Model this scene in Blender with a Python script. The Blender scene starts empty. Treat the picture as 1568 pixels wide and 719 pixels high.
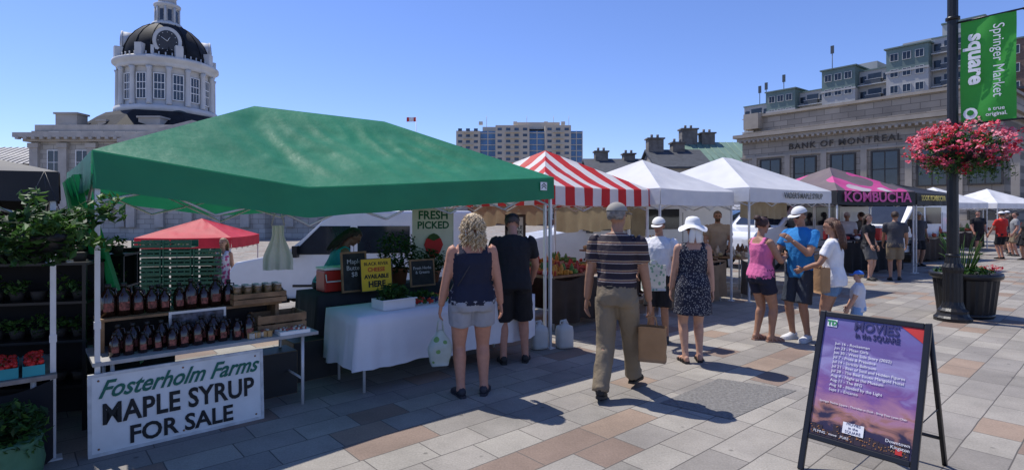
import bpy,bmesh,math,random
from mathutils import Vector as V, Matrix, noise
from mathutils.bvhtree import BVHTree
random.seed(7)
R=math.radians
sc=bpy.context.scene
COL=sc.collection
U41=R(41.3)
# ------------------------------------------------------------------ materials
_m={}
def nt_new(name):
    m=bpy.data.materials.new(name); m.use_nodes=True
    n=m.node_tree; n.nodes.clear(); return m,n,n.nodes,n.links
def M(name,col,rough=.7,var=.15,scale=6,bump=0.0,bscale=60,metal=0,spec=.4,transl=0,coat=0):
    if name in _m: return _m[name]
    m,n,N,L=nt_new(name)
    out=N.new('ShaderNodeOutputMaterial'); b=N.new('ShaderNodeBsdfPrincipled')
    tc=N.new('ShaderNodeTexCoord'); no=N.new('ShaderNodeTexNoise'); no.inputs['Scale'].default_value=scale; no.inputs['Detail'].default_value=6
    mr=N.new('ShaderNodeMapRange'); mr.inputs[1].default_value=.3; mr.inputs[2].default_value=.7
    mr.inputs[3].default_value=1-var; mr.inputs[4].default_value=1+var
    vm=N.new('ShaderNodeVectorMath'); vm.operation='SCALE'; vm.inputs[0].default_value=col[:3]
    L.new(tc.outputs['Object'],no.inputs['Vector']); L.new(no.outputs[0],mr.inputs[0]); L.new(mr.outputs[0],vm.inputs['Scale'])
    L.new(vm.outputs[0],b.inputs['Base Color'])
    b.inputs['Roughness'].default_value=rough; b.inputs['Metallic'].default_value=metal
    b.inputs['Specular IOR Level'].default_value=spec; b.inputs['Coat Weight'].default_value=coat
    if bump:
        n2=N.new('ShaderNodeTexNoise'); n2.inputs['Scale'].default_value=bscale; n2.inputs['Detail'].default_value=5
        bp=N.new('ShaderNodeBump'); bp.inputs['Strength'].default_value=bump; bp.inputs['Distance'].default_value=.02
        L.new(tc.outputs['Object'],n2.inputs['Vector']); L.new(n2.outputs[0],bp.inputs['Height']); L.new(bp.outputs[0],b.inputs['Normal'])
    if transl:
        t=N.new('ShaderNodeBsdfTranslucent'); L.new(vm.outputs[0],t.inputs['Color'])
        mx=N.new('ShaderNodeMixShader'); mx.inputs[0].default_value=transl
        L.new(b.outputs[0],mx.inputs[1]); L.new(t.outputs[0],mx.inputs[2]); L.new(mx.outputs[0],out.inputs[0])
    else: L.new(b.outputs[0],out.inputs[0])
    m['bsdf']=b.name; m['vm']=vm.name
    _m[name]=m; return m
def colnode(m,fn):
    n=m.node_tree; N=n.nodes; L=n.links
    tc=[x for x in N if x.type=='TEX_COORD'][0]
    s=fn(N,L,tc); L.new(s,N[m['vm']].inputs[0]); return m
def stripes_uv(N,L,tc,period,c1,c2,duty=.5,sock='UV',axis='X'):
    sp=N.new('ShaderNodeSeparateXYZ'); L.new(tc.outputs[sock],sp.inputs[0])
    a=N.new('ShaderNodeMath'); a.operation='DIVIDE'; a.inputs[1].default_value=period; L.new(sp.outputs[axis],a.inputs[0])
    f=N.new('ShaderNodeMath'); f.operation='FRACT'; L.new(a.outputs[0],f.inputs[0])
    g=N.new('ShaderNodeMath'); g.operation='GREATER_THAN'; g.inputs[1].default_value=duty; L.new(f.outputs[0],g.inputs[0])
    mx=N.new('ShaderNodeMix'); mx.data_type='RGBA'; mx.inputs[6].default_value=(*c1,1); mx.inputs[7].default_value=(*c2,1)
    L.new(g.outputs[0],mx.inputs[0]); return mx.outputs[2]
# ------------------------------------------------------------------ mesh helpers
def box(bm,c,s,mi=0,rz=0):
    x,y,z=s[0]/2,s[1]/2,s[2]/2; ca,sa=math.cos(rz),math.sin(rz)
    vs=[]
    for dz in(-z,z):
        for dx,dy in((-x,-y),(x,-y),(x,y),(-x,y)):
            vs.append(bm.verts.new((c[0]+dx*ca-dy*sa,c[1]+dx*sa+dy*ca,c[2]+dz)))
    for f in((3,2,1,0),(4,5,6,7),(0,1,5,4),(1,2,6,5),(2,3,7,6),(3,0,4,7)):
        bm.faces.new([vs[i] for i in f]).material_index=mi
def frame_axes(T,ref):
    T=T.normalized()
    A=ref-T*ref.dot(T)
    if A.length<1e-4: A=V((1,0,0))-T*T.x
    if A.length<1e-4: A=V((0,1,0))
    A.normalize(); return A,T.cross(A)
def tube(bm,pts,rads,mi=0,seg=10,ref=None,cap=True):
    pts=[V(p) for p in pts]; rings=[]
    if ref is None:
        d=(pts[-1]-pts[0]).normalized(); ref=V((1,0,0)) if abs(d.x)<.8 else V((0,1,0))
    ref=V(ref)
    for i,p in enumerate(pts):
        T=(pts[min(i+1,len(pts)-1)]-pts[max(i-1,0)])
        if T.length<1e-6: T=V((0,0,1))
        A,B=frame_axes(T,ref); r=rads[i] if hasattr(rads,'__len__') else rads
        a,b=(r if isinstance(r,tuple) else (r,r))
        rings.append([bm.verts.new(p+A*a*math.cos(2*math.pi*k/seg)+B*b*math.sin(2*math.pi*k/seg)) for k in range(seg)])
    for r0,r1 in zip(rings,rings[1:]):
        for k in range(seg):
            f=bm.faces.new((r0[k],r0[(k+1)%seg],r1[(k+1)%seg],r1[k])); f.material_index=mi; f.smooth=True
    if cap:
        bm.faces.new(list(reversed(rings[0]))).material_index=mi
        bm.faces.new(rings[-1]).material_index=mi
def cyl(bm,a,b,r,r2=None,mi=0,seg=12): tube(bm,[a,b],[r,r if r2 is None else r2],mi,seg)
def lathe(bm,prof,c=(0,0,0),seg=24,mi=0,flute=0,smooth=True):
    rings=[]
    for r,z in prof:
        rings.append([bm.verts.new((c[0]+(r+(flute*(k%2)))*math.cos(2*math.pi*k/seg),c[1]+(r+(flute*(k%2)))*math.sin(2*math.pi*k/seg),c[2]+z)) for k in range(seg)])
    for r0,r1 in zip(rings,rings[1:]):
        for k in range(seg):
            f=bm.faces.new((r0[k],r0[(k+1)%seg],r1[(k+1)%seg],r1[k])); f.material_index=mi; f.smooth=smooth
    bm.faces.new(list(reversed(rings[0]))).material_index=mi
    bm.faces.new(rings[-1]).material_index=mi
def ell(bm,c,r,mi=0,u=14,v=9,rot=None,disp=0,dsc=10):
    c=V(c); rings=[]
    def P(th,ph):
        d=V((math.sin(th)*math.cos(ph),math.sin(th)*math.sin(ph),math.cos(th)))
        k=1+(disp*noise.noise(d*dsc+c*3) if disp else 0)
        p=V((d.x*r[0],d.y*r[1],d.z*r[2]))*k
        if rot: p=rot@p
        return bm.verts.new(c+p)
    top=P(0,0); bot=P(math.pi,0)
    for i in range(1,v): rings.append([P(math.pi*i/v,2*math.pi*k/u) for k in range(u)])
    def F(*a):
        f=bm.faces.new(a); f.material_index=mi; f.smooth=True
    for k in range(u):
        F(top,rings[0][k],rings[0][(k+1)%u]); F(rings[-1][k],bot,rings[-1][(k+1)%u])
    for a,b in zip(rings,rings[1:]):
        for k in range(u): F(a[k],b[k],b[(k+1)%u],a[(k+1)%u])
def poly(bm,pts,mi=0):
    f=bm.faces.new([bm.verts.new(p) for p in pts]); f.material_index=mi; return f
def prism(bm,pts,ext,mi=0):
    a=[bm.verts.new(V(p)) for p in pts]; b=[bm.verts.new(V(p)+V(ext)) for p in pts]; n=len(a)
    bm.faces.new(list(reversed(a))).material_index=mi; bm.faces.new(b).material_index=mi
    for i in range(n): bm.faces.new((a[i],a[(i+1)%n],b[(i+1)%n],b[i])).material_index=mi
def leaves(bm,c,r,n,size,mats=(0,),shell=.4,droop=0):
    c=V(c)
    for i in range(n):
        d=V((random.gauss(0,1),random.gauss(0,1),random.gauss(0,1))).normalized()
        k=shell+(1-shell)*random.random()**.6
        lump=1+.28*noise.noise(d*2.3+c)
        p=c+V((d.x*r[0],d.y*r[1],d.z*r[2]))*k*lump
        if droop and d.z<0: p.z-=random.random()*droop
        a=V((random.gauss(0,1),random.gauss(0,1),random.gauss(0,.6))).normalized()
        b=a.cross(V((random.gauss(0,.5),random.gauss(0,.5),1))).normalized(); nn=a.cross(b)
        s=size*random.uniform(.6,1.3)
        mi=random.choice(mats)
        v=[bm.verts.new(p-a*s),bm.verts.new(p+b*s*.5+nn*s*.15),bm.verts.new(p+a*s),bm.verts.new(p-b*s*.5+nn*s*.15)]
        bm.faces.new((v[0],v[1],v[2])).material_index=mi; bm.faces.new((v[0],v[2],v[3])).material_index=mi
class O:
    def __init__(s,name,loc=(0,0,0),yaw=0):
        s.root=bpy.data.objects.new(name,None); COL.objects.link(s.root); s.root.empty_display_size=.1
        s.root.location=loc; s.root.rotation_euler=(0,0,yaw); s.p=[]
    def part(s,pn,mats,Mx=None,bevel=0,smooth=False):
        bm=bmesh.new(); s.p.append((pn,mats if isinstance(mats,(list,tuple)) else [mats],bm,Mx,bevel,smooth)); return bm
    def done(s):
        for pn,mats,bm,Mx,bev,sm in s.p:
            me=bpy.data.meshes.new(pn)
            if bev: bmesh.ops.bevel(bm,geom=bm.edges[:],offset=bev,segments=2,affect='EDGES',profile=.6)
            bm.to_mesh(me); bm.free()
            if sm:
                for q in me.polygons: q.use_smooth=True
            for m in mats: me.materials.append(m)
            ob=bpy.data.objects.new(pn,me); COL.objects.link(ob); ob.parent=s.root
            if Mx is not None: ob.matrix_local=Mx
        return s.root
def single(name,bm,mats,loc=(0,0,0),yaw=0,smooth=False):
    me=bpy.data.meshes.new(name); bm.to_mesh(me); bm.free()
    for m in (mats if isinstance(mats,(list,tuple)) else [mats]): me.materials.append(m)
    if smooth:
        for q in me.polygons: q.use_smooth=True
    ob=bpy.data.objects.new(name,me); COL.objects.link(ob); ob.location=loc; ob.rotation_euler=(0,0,yaw); return ob
def text(par,s,size,loc,mat,rx=90,rz=0,ry=0,bold=0,shear=0,ext=.002,al='CENTER',sx=1,Mx=None,nm='lettering',sp=1):
    c=bpy.data.curves.new(nm,'FONT'); c.body=s; c.size=size; c.extrude=ext; c.offset=bold; c.shear=shear; c.space_character=sp
    c.align_x=al; c.align_y='CENTER'; c.resolution_u=3
    c.materials.append(mat)
    o=bpy.data.objects.new(nm,c); COL.objects.link(o); o.parent=par
    if Mx is not None: o.matrix_local=Mx@Matrix.Translation(loc)@Matrix.Rotation(R(rz),4,'Z')@Matrix.Diagonal((sx,1,1,1))
    else: o.matrix_local=Matrix.Translation(loc)@Matrix.Rotation(R(rx),4,'X')@Matrix.Rotation(R(ry),4,'Z')@Matrix.Diagonal((sx,1,1,1))
    return o
white=M('white_paint',(.78,.78,.76),.5,.05)
metalw=M('frame_metal',(.62,.62,.62),.4,.08,metal=.2)
black=M('black_paint',(.012,.012,.014),.35,.2)
blackf=M('black_fabric',(.012,.012,.014),.9,.2)
dglass=M('dark_glass',(.02,.025,.035),.08,.3,2,spec=.8)
wood=M('crate_wood',(.24,.14,.07),.7,.35,9,.3)
stone=M('limestone',(.36,.335,.30),.85,.14,.6,.3,4)
stoned=M('limestone_trim',(.42,.39,.35),.85,.16,.9,.2,3)
leafs=[M('leaf_dark',(.014,.045,.009),.6,.3,20,transl=.25),M('leaf_mid',(.04,.11,.018),.55,.3,20,transl=.3),M('leaf_light',(.085,.18,.035),.55,.3,20,transl=.35)]
# ------------------------------------------------------------------ ground
def sm(t): t=max(0,min(1,t)); return t*t*(3-2*t)
def gz(x,y): return -1.1*sm((-x-3.0)/3.5)*sm((y-9.5)/5)
def ground():
    xs=[-900,-400,-200,-120,-80,-60,-45,-35,-28,-22,-18,-15]+[-13+.5*i for i in range(26)]+[0,3,6,10,20,40,80,200,500,900]
    ys=[-30,-10,0,4,8]+[9+.5*i for i in range(15)]+[17,20,25,30,40,60,90,150,300,600,1500]
    bm=bmesh.new(); g=[[bm.verts.new((x,y,gz(x,y))) for x in xs] for y in ys]
    for j in range(len(ys)-1):
        for i in range(len(xs)-1): bm.faces.new((g[j][i],g[j][i+1],g[j+1][i+1],g[j+1][i])).smooth=True
    m,n,N,L=nt_new('stone_paving'); out=N.new('ShaderNodeOutputMaterial'); b=N.new('ShaderNodeBsdfPrincipled')
    tc=N.new('ShaderNodeTexCoord'); mp=N.new('ShaderNodeMapping'); mp.inputs['Rotation'].default_value=(0,0,-U41)
    nw=N.new('ShaderNodeTexNoise'); nw.inputs['Scale'].default_value=3.0; nw.inputs['Detail'].default_value=3
    L.new(tc.outputs['Object'],nw.inputs['Vector'])
    ws=N.new('ShaderNodeVectorMath'); ws.operation='SCALE'; ws.inputs['Scale'].default_value=.012; L.new(nw.outputs['Color'],ws.inputs[0])
    wa=N.new('ShaderNodeVectorMath'); wa.operation='ADD'; L.new(tc.outputs['Object'],wa.inputs[0]); L.new(ws.outputs[0],wa.inputs[1])
    L.new(wa.outputs[0],mp.inputs[0])
    br=N.new('ShaderNodeTexBrick'); br.offset=.37; br.squash=1.5; br.squash_frequency=3
    br.inputs['Color1'].default_value=(0,0,0,1); br.inputs['Color2'].default_value=(1,1,1,1); br.inputs['Mortar'].default_value=(.5,.5,.5,1)
    br.inputs['Scale'].default_value=1; br.inputs['Brick Width'].default_value=.44; br.inputs['Row Height'].default_value=.295
    br.inputs['Mortar Size'].default_value=.005; br.inputs['Mortar Smooth'].default_value=.4
    L.new(mp.outputs[0],br.inputs['Vector'])
    cr=N.new('ShaderNodeValToRGB'); cr.color_ramp.interpolation='CONSTANT'
    e=cr.color_ramp.elements; e[0].position=0; e[0].color=(.25,.23,.205,1); e[1].position=.17; e[1].color=(.295,.27,.235,1)
    for p,c in((.33,(.265,.243,.215,1)),(.47,(.315,.29,.25,1)),(.60,(.235,.215,.19,1)),(.70,(.275,.205,.155,1)),(.78,(.29,.265,.23,1)),(.86,(.225,.165,.13,1)),(.92,(.255,.235,.205,1))):
        q=e.new(p); q.color=c
    L.new(br.outputs['Color'],cr.inputs[0])
    n1=N.new('ShaderNodeTexNoise'); n1.inputs['Scale'].default_value=.9; n1.inputs['Detail'].default_value=10; n1.inputs['Roughness'].default_value=.7
    n2=N.new('ShaderNodeTexNoise'); n2.inputs['Scale'].default_value=70; n2.inputs['Detail'].default_value=6; n2.inputs['Roughness'].default_value=.7
    for q in(n1,n2): L.new(tc.outputs['Object'],q.inputs['Vector'])
    mr=N.new('ShaderNodeMapRange'); mr.inputs[1].default_value=.3; mr.inputs[2].default_value=.7; mr.inputs[3].default_value=.70; mr.inputs[4].default_value=1.24
    L.new(n1.outputs[0],mr.inputs[0])
    mr2=N.new('ShaderNodeMapRange'); mr2.inputs[1].default_value=.3; mr2.inputs[2].default_value=.7; mr2.inputs[3].default_value=.78; mr2.inputs[4].default_value=1.2
    L.new(n2.outputs[0],mr2.inputs[0])
    mm=N.new('ShaderNodeMath'); mm.operation='MULTIPLY'; L.new(mr.outputs[0],mm.inputs[0]); L.new(mr2.outputs[0],mm.inputs[1])
    vo=N.new('ShaderNodeTexVoronoi'); vo.inputs['Scale'].default_value=3.2; L.new(tc.outputs['Object'],vo.inputs['Vector'])
    vr=N.new('ShaderNodeMapRange'); vr.inputs[1].default_value=.035; vr.inputs[2].default_value=.07; vr.inputs[3].default_value=.55; vr.inputs[4].default_value=1; L.new(vo.outputs['Distance'],vr.inputs[0])
    m3=N.new('ShaderNodeMath'); m3.operation='MULTIPLY'; L.new(mm.outputs[0],m3.inputs[0]); L.new(vr.outputs[0],m3.inputs[1])
    vm=N.new('ShaderNodeVectorMath'); vm.operation='SCALE'; L.new(cr.outputs[0],vm.inputs[0]); L.new(m3.outputs[0],vm.inputs['Scale'])
    mx=N.new('ShaderNodeMix'); mx.data_type='RGBA'; mx.inputs[7].default_value=(.10,.09,.08,1)
    L.new(br.outputs['Fac'],mx.inputs[0]); L.new(vm.outputs[0],mx.inputs[6]); L.new(mx.outputs[2],b.inputs['Base Color'])
    b.inputs['Roughness'].default_value=.8; b.inputs['Specular IOR Level'].default_value=.3
    hh=N.new('ShaderNodeMath'); hh.operation='SUBTRACT'; hs=N.new('ShaderNodeMath'); hs.operation='MULTIPLY'; hs.inputs[1].default_value=.35
    L.new(n2.outputs[0],hs.inputs[0]); L.new(hs.outputs[0],hh.inputs[0]); L.new(br.outputs['Fac'],hh.inputs[1])
    bp=N.new('ShaderNodeBump'); bp.inputs['Strength'].default_value=.5; bp.inputs['Distance'].default_value=.008
    L.new(hh.outputs[0],bp.inputs['Height']); L.new(bp.outputs[0],b.inputs['Normal']); L.new(b.outputs[0],out.inputs[0])
    single('ground',bm,m)
    bm=bmesh.new(); poly(bm,[(1.32,4.95,.004),(1.80,4.56,.004),(2.72,5.30,.004),(2.12,5.68,.004)])
    single('granite_paving_panel',bm,M('granite_panel',(.17,.162,.15),.8,.3,40,.4,90))
ground()
# ------------------------------------------------------------------ tents
def tent(name,loc,yaw,L,D,eave,apex,val,fab,legmat=metalw,sag=.07,valmat=None,nsc=5,legs=(1,1,1,1),wr=.016,dips=None):
    o=O(name,loc,yaw)
    cx=min(D,L)/2; R1=V((cx,D/2,apex)); R2=V((L-cx,D/2,apex))
    if L<D: R1=R2=V((L/2,D/2,apex))
    def dip(x,t=0):
        if not dips: return 0
        xa,xb=cx*t,L-cx*t; x1,d1=dips[1]; x2,d2=dips[2]
        x1=max(x1,xa+1e-4); x2=min(x2,xb-1e-4)
        if x<=x1: d=d1*(x-xa)/(x1-xa)
        elif x<x2: d=d1+(d2-d1)*(x-x1)/(x2-x1)
        else: d=d2*(xb-x)/(xb-x2)
        return d*(1-t)**1.2
    mats=[fab,valmat or fab]; bm=o.part('canopy',mats,smooth=True); uv=bm.loops.layers.uv.new('UVMap')
    seed=V((loc[0],loc[1],3)); ns,nt=(90,30) if dips else (40,18)
    def plane(a,b,c,d,axis):
        a,b,c,d=map(V,(a,b,c,d)); g=[]
        for j in range(nt+1):
            t=j/nt; row=[]
            for i in range(ns+1):
                s=i/ns; p=a.lerp(b,s).lerp(c.lerp(d,s),t)
                w=math.sin(math.pi*s)*math.sin(math.pi*t)
                p.z-=sag*w*.55
                if axis==0 and t<1: p.z+=dip(p.x,t)
                e=(1-t)*t*4
                q=V((p.x*1.6,p.y*1.6,0))
                wn=noise.noise(q+seed)*wr*1.6-abs(noise.noise(V((p.x*3.1+p.y*1.3,p.y*1.2-p.x*.6,seed.y))))*wr*2.0-abs(noise.noise(V((p.x*1.0-p.y*5.2,p.y*1.5+p.x*4,seed.x))))*wr*.9
                p.z+=wn*min(1,e*1.4)*min(1,math.sin(math.pi*s)*3)
                p.z-=.018*math.sin(math.pi*s)*(1-t)**3
                row.append((bm.verts.new(p),(p.x if axis==0 else p.y,t)))
            g.append(row)
        for j in range(nt):
            for i in range(ns):
                q=[g[j][i],g[j][i+1],g[j+1][i+1],g[j+1][i]]
                f=bm.faces.new([x[0] for x in q]); f.smooth=True
                for lp,x in zip(f.loops,q): lp[uv].uv=x[1]
        g2=[]
        nrm=(b-a).cross(V((0,0,1))).normalized()
        for j in range(6):
            row=[]
            for i in range(ns+1):
                s=i/ns; p=a.lerp(b,s); p.z-=.018*math.sin(math.pi*s)+val*j/5
                if axis==0: p.z+=dip(p.x)
                k=(j/5)*math.sin(math.pi*s)
                p+=nrm*(.006+.03*k*noise.noise(V((s*9,seed.x,seed.y)))+.012*k*noise.noise(V((s*27,seed.x,j*.3)))+.006*(j/5))
                p.z+=.010*noise.noise(V((s*11,seed.y,2)))*(j/5)
                row.append((bm.verts.new(p),(p.x if axis==0 else p.y,-j/5)))
            g2.append(row)
        for j in range(5):
            for i in range(ns):
                q=[g2[j][i],g2[j+1][i],g2[j+1][i+1],g2[j][i+1]]
                f=bm.faces.new([x[0] for x in q]); f.material_index=1; f.smooth=True
                for lp,x in zip(f.loops,q): lp[uv].uv=x[1]
    A,B,C,Dd=(0,0,eave),(L,0,eave),(L,D,eave),(0,D,eave)
    plane(A,B,R1,R2,0); plane(B,C,R2,R2,1); plane(C,Dd,R2,R1,0); plane(Dd,A,R1,R1,1)
    fr=o.part('frame',legmat)
    corners=[(.03,.03),(L-.03,.03),(L-.03,D-.03),(.03,D-.03)]
    for k,(x,y) in enumerate(corners):
        if legs[k]:
            box(fr,(x,y,eave/2-.02),(.032,.032,eave-.04)); box(fr,(x,y,.006),(.1,.1,.012)); box(fr,(x,y,eave*.42),(.04,.04,.05))
    def bar(p,q,w=.022):
        tube(fr,[V(p),V(q)],(w*.5),seg=4)
    for k in range(4):
        a=corners[k]; b=corners[(k+1)%4]; n=nsc if k%2==0 else max(2,round(nsc*D/L))
        for i in range(n):
            s0,s1=i/n,(i+1)/n
            def P(s,z):
                x=a[0]+(b[0]-a[0])*s; return (x,a[1]+(b[1]-a[1])*s,z+(dip(x) if k%2==0 else 0))
            bar(P(s0,eave-.07),P(s1,eave-.36)); bar(P(s0,eave-.36),P(s1,eave-.07))
    for (x,y),Rr in zip(corners,(R1,R2,R2,R1)):
        bar((x,y,eave-.10),(Rr.x,Rr.y,apex-.16),.026)
    for m_ in {(R1.x,R1.y),(R2.x,R2.y)}:
        bar((m_[0],m_[1],apex-.06),(m_[0],m_[1],eave-.25),.03)
        for yy in(.03,D-.03): bar((m_[0],m_[1],eave-.2),(m_[0],yy,eave-.12+dip(m_[0])),.02)
    return o
greenf=M('green_canvas',(.022,.245,.115),.5,.12,1.5,.35,9,transl=.30)
redst=colnode(M('red_white_canvas',(1,1,1),.6,.06,3,.2,12,transl=.3),lambda N,L,tc:stripes_uv(N,L,tc,.40,(.62,.025,.025),(.78,.76,.74)))
whitef=M('white_canvas',(.76,.76,.77),.6,.06,2,.25,8,transl=.28)
blackc=M('black_canvas',(.02,.02,.022),.6,.2,3,.2,10,transl=.03)
beigec=M('beige_cloth',(.36,.28,.17),.8,.15,3,transl=.25)
def curtain(b,x0,x1,yy,zt,zl,sc_=3):
    gr=[]
    for i in range(41):
        s=i/40; gr.append([b.verts.new((x0+(x1-x0)*s,yy+.05*math.sin(i*1.1)*k/3,zt-(zt-zl)*k/3-.06*math.sin(math.pi*((s*sc_)%1)))) for k in range(4)])
    for a_,b_ in zip(gr,gr[1:]):
        for k in range(3): b.faces.new((a_[k],a_[k+1],b_[k+1],b_[k]))
A=(-2.95,3.9,0)
g=tent('green_market_tent',A,U41,4.62,3.05,2.14,2.86,.27,greenf,nsc=6,dips=[(0,0),(1.52,-.20),(3.1,-.09),(4.62,0)],wr=.022)
gb=g.part('canopy_logo',M('logo_white',(.8,.8,.8)))
box(gb,(4.42,-.028,2.02),(.11,.004,.10)); gl2=g.part('logo_mark',M('logo_dark',(.03,.05,.05)))
for q in(0,.03): prism(gl2,[(4.38,-.032,1.985+q),(4.42,-.032,2.02+q),(4.46,-.032,1.985+q),(4.46,-.032,1.997+q),(4.42,-.032,2.032+q),(4.38,-.032,1.997+q)],(0,-.002,0))
cur=g.part('side_curtain',M('bright_green_cloth',(.02,.33,.11),.6,.15,3,transl=.4),smooth=True)
gr=[]
for i in range(41):
    y=.95+2.0*i/40; t_=i/40
    gr.append([cur.verts.new((-.02+.04*math.sin(i*1.3)+(.45*(1-zz/1.9))*(1-t_*.3),y-.55*(1-zz/1.9)*(1-t_)+.02*math.sin(i*2.1),zz+.12)) for zz in(1.9,1.55,1.2,.9,.6,.35)])
for a_,b_ in zip(gr,gr[1:]):
    for k in range(5): cur.faces.new((a_[k],a_[k+1],b_[k+1],b_[k]))
g.done()
t1=tent('red_white_striped_market_tent',(.45,7.6,0),U41,2.45,2.45,2.08,2.74,.27,redst,nsc=3)
cb=t1.part('back_curtain',beigec,smooth=True); curtain(cb,.6,2.4,2.40,1.9,1.5)
t1.done()
t2=tent('white_market_tent',(2.42,9.05,0),U41,2.45,2.45,2.10,2.72,.27,whitef,nsc=3)
cb=t2.part('back_curtain',beigec,smooth=True); curtain(cb,0,2.45,2.40,1.9,1.35)
t2.done()
t3=tent('white_market_tent',(4.5,10.5,0),R(37),3.4,3.05,2.18,2.95,.27,whitef,nsc=4)
cb=t3.part('back_curtain',beigec,smooth=True)
curtain(cb,0,3.4,2.9,2.05,1.0); curtain(cb,.1,1.9,.25,1.95,1.62,2)
t3.done()
text(t3.root,"VADER'S MAPLE SYRUP",.165,(2.05,-.045,2.04),black,bold=.003)
kt=M('kombucha_canvas',(1,1,1),.6,.1,3,.2,10,transl=.1)
def kfn(N,L,tc):
    n_=N.new('ShaderNodeTexNoise'); n_.inputs['Scale'].default_value=1.1; n_.inputs['Detail'].default_value=1
    L.new(tc.outputs['Object'],n_.inputs['Vector'])
    c=N.new('ShaderNodeValToRGB'); c.color_ramp.interpolation='CONSTANT'; c.color_ramp.elements[0].color=(.15,.11,.115,1); c.color_ramp.elements[1].position=.52; c.color_ramp.elements[1].color=(.55,.07,.24,1)
    q=c.color_ramp.elements.new(.66); q.color=(.5,.42,.44,1)
    L.new(n_.outputs[0],c.inputs[0]); return c.outputs[0]
colnode(kt,kfn)
k=tent('drinks_stall_tent',(8.5,14.5,0),R(20),2.95,2.9,2.28,3.02,.38,kt,valmat=blackc,nsc=3)
cb=k.part('back_wall',blackc,smooth=True); curtain(cb,0,2.9,2.85,2.2,.9); k.done()
text(k.root,"KOMBUCHA",.36,(1.45,-.055,2.1),M('pink_letters',(.75,.12,.35)),bold=.008,sx=1.25)
k2=tent('black_market_tent',(11.35,15.55,0),R(31),2.4,2.4,2.25,2.6,.34,blackc,nsc=3); k2.done()
text(k2.root,"LOOK KOMBUCHA",.2,(.9,-.055,2.1),M('yellow_letters',(.75,.6,.15)),bold=.004,sx=.85)
lt=tent('black_market_tent',(-3.13-3.05*.751,3.83-3.05*.66,0),U41,3.05,2.6,1.98,2.35,.2,blackc,nsc=4)
cb=lt.part('back_wall',blackc,smooth=True); curtain(cb,.05,3.0,2.55,1.95,.05)  # black wall added to darken the stall interior
lt.done()
tent('red_market_tent',(-10.35,15.2,gz(-10,15)),R(8),2.5,2.5,2.1,2.62,.3,M('red_canvas',(.6,.03,.05),.6,.1,3,.2,10,transl=.3)).done()
for (x,y,c,yw) in((15.5,23,(.1,.3,.62),20),(19.4,24.5,(.76,.76,.77),25),(23.2,26.5,(.76,.76,.77),15),(19,34,(.76,.76,.77),15),(25,32,(.5,.5,.5),15),(13.2,29,(.76,.76,.77),20)):
    tent('distant_market_tent',(x,y,0),R(yw),3,3,2.15,2.9,.25,M('canv%d'%int(c[0]*100),c,.6,.1,3,transl=.25),nsc=3).done()
# ------------------------------------------------------------------ people
def catmull(pts,n=3):
    P=[V(p) for p in pts]; out=[]
    for i in range(len(P)-1):
        p0=P[max(i-1,0)];p1=P[i];p2=P[i+1];p3=P[min(i+2,len(P)-1)]
        for k in range(n):
            t=k/n; out.append(.5*((2*p1)+(p2-p0)*t+(2*p0-5*p1+4*p2-p3)*t*t+(3*p1-p0-3*p2+p3)*t**3))
    out.append(P[-1]); return out
def ik(a,b,l1,l2,pole):
    a,b=V(a),V(b); d=b-a; L=d.length
    if L>(l1+l2)*.998: d=d*((l1+l2)*.998/L); L=d.length; b=a+d
    x=(l1*l1-l2*l2+L*L)/(2*L); h=math.sqrt(max(0,l1*l1-x*x)); u=d.normalized()
    p=V(pole); p=p-u*p.dot(u); p.normalize(); return a+u*x+p*h,b
def rings(bm,rs,mi,xf,seg=20,pw=2.3):
    R_=[]
    for (cx,cy,z,rx,ry) in rs:
        r=[]
        for k in range(seg):
            a=2*math.pi*k/seg; c,s=math.cos(a),math.sin(a)
            r.append(bm.verts.new(xf(V((cx+rx*math.copysign(abs(c)**(2/pw),c),cy+ry*math.copysign(abs(s)**(2/pw),s),z)))))
        R_.append(r)
    for r0,r1 in zip(R_,R_[1:]):
        for k in range(seg): bm.faces.new((r0[k],r0[(k+1)%seg],r1[(k+1)%seg],r1[k])).material_index=mi
    bm.faces.new(list(reversed(R_[0]))).material_index=mi; bm.faces.new(R_[-1]).material_index=mi
def hand(bm,w,d,pn,side,curl,mi=0,k=1.0):
    d=V(d).normalized(); pn=V(pn); pn=(pn-d*pn.dot(d)).normalized(); t=V(side); t=(t-d*t.dot(d)-pn*t.dot(pn)).normalized()
    w=V(w)
    tube(bm,[w-d*.02*k,w+d*.01*k,w+d*.045*k,w+d*.085*k,w+d*.095*k],[(.024*k,.018*k),(.027*k,.018*k),(.040*k,.017*k),(.041*k,.014*k),(.034*k,.010*k)],mi,10,ref=t)
    for i,(off,ln) in enumerate(((.030,.92),(.010,1.0),(-.011,.94),(-.030,.76))):
        p=w+d*.082*k+t*off*k; pts=[p]; dd=d.copy(); ang=curl*(.8+.12*i)
        for sgl in(.042,.026,.022):
            dd=(dd*math.cos(ang)+pn*math.sin(ang)); dd.normalize()
            p=p+dd*sgl*ln*k; pts.append(p.copy())
        tube(bm,pts,[.0095*k,.009*k,.0082*k,.006*k],mi,7,ref=t)
    p=w+d*.022*k+t*.028*k; a=(d*.62+t*.72+pn*.2).normalized(); q=p+a*.042*k; b=(d*.9+t*.25+pn*.35).normalized()
    tube(bm,[p-a*.015*k,p,q,q+b*.03*k],[.013*k,.013*k,.011*k,.007*k],mi,7)
skinc={'fair':(.52,.29,.20),'tan':(.36,.19,.12),'red':(.47,.23,.155),'dark':(.22,.12,.08)}
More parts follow.
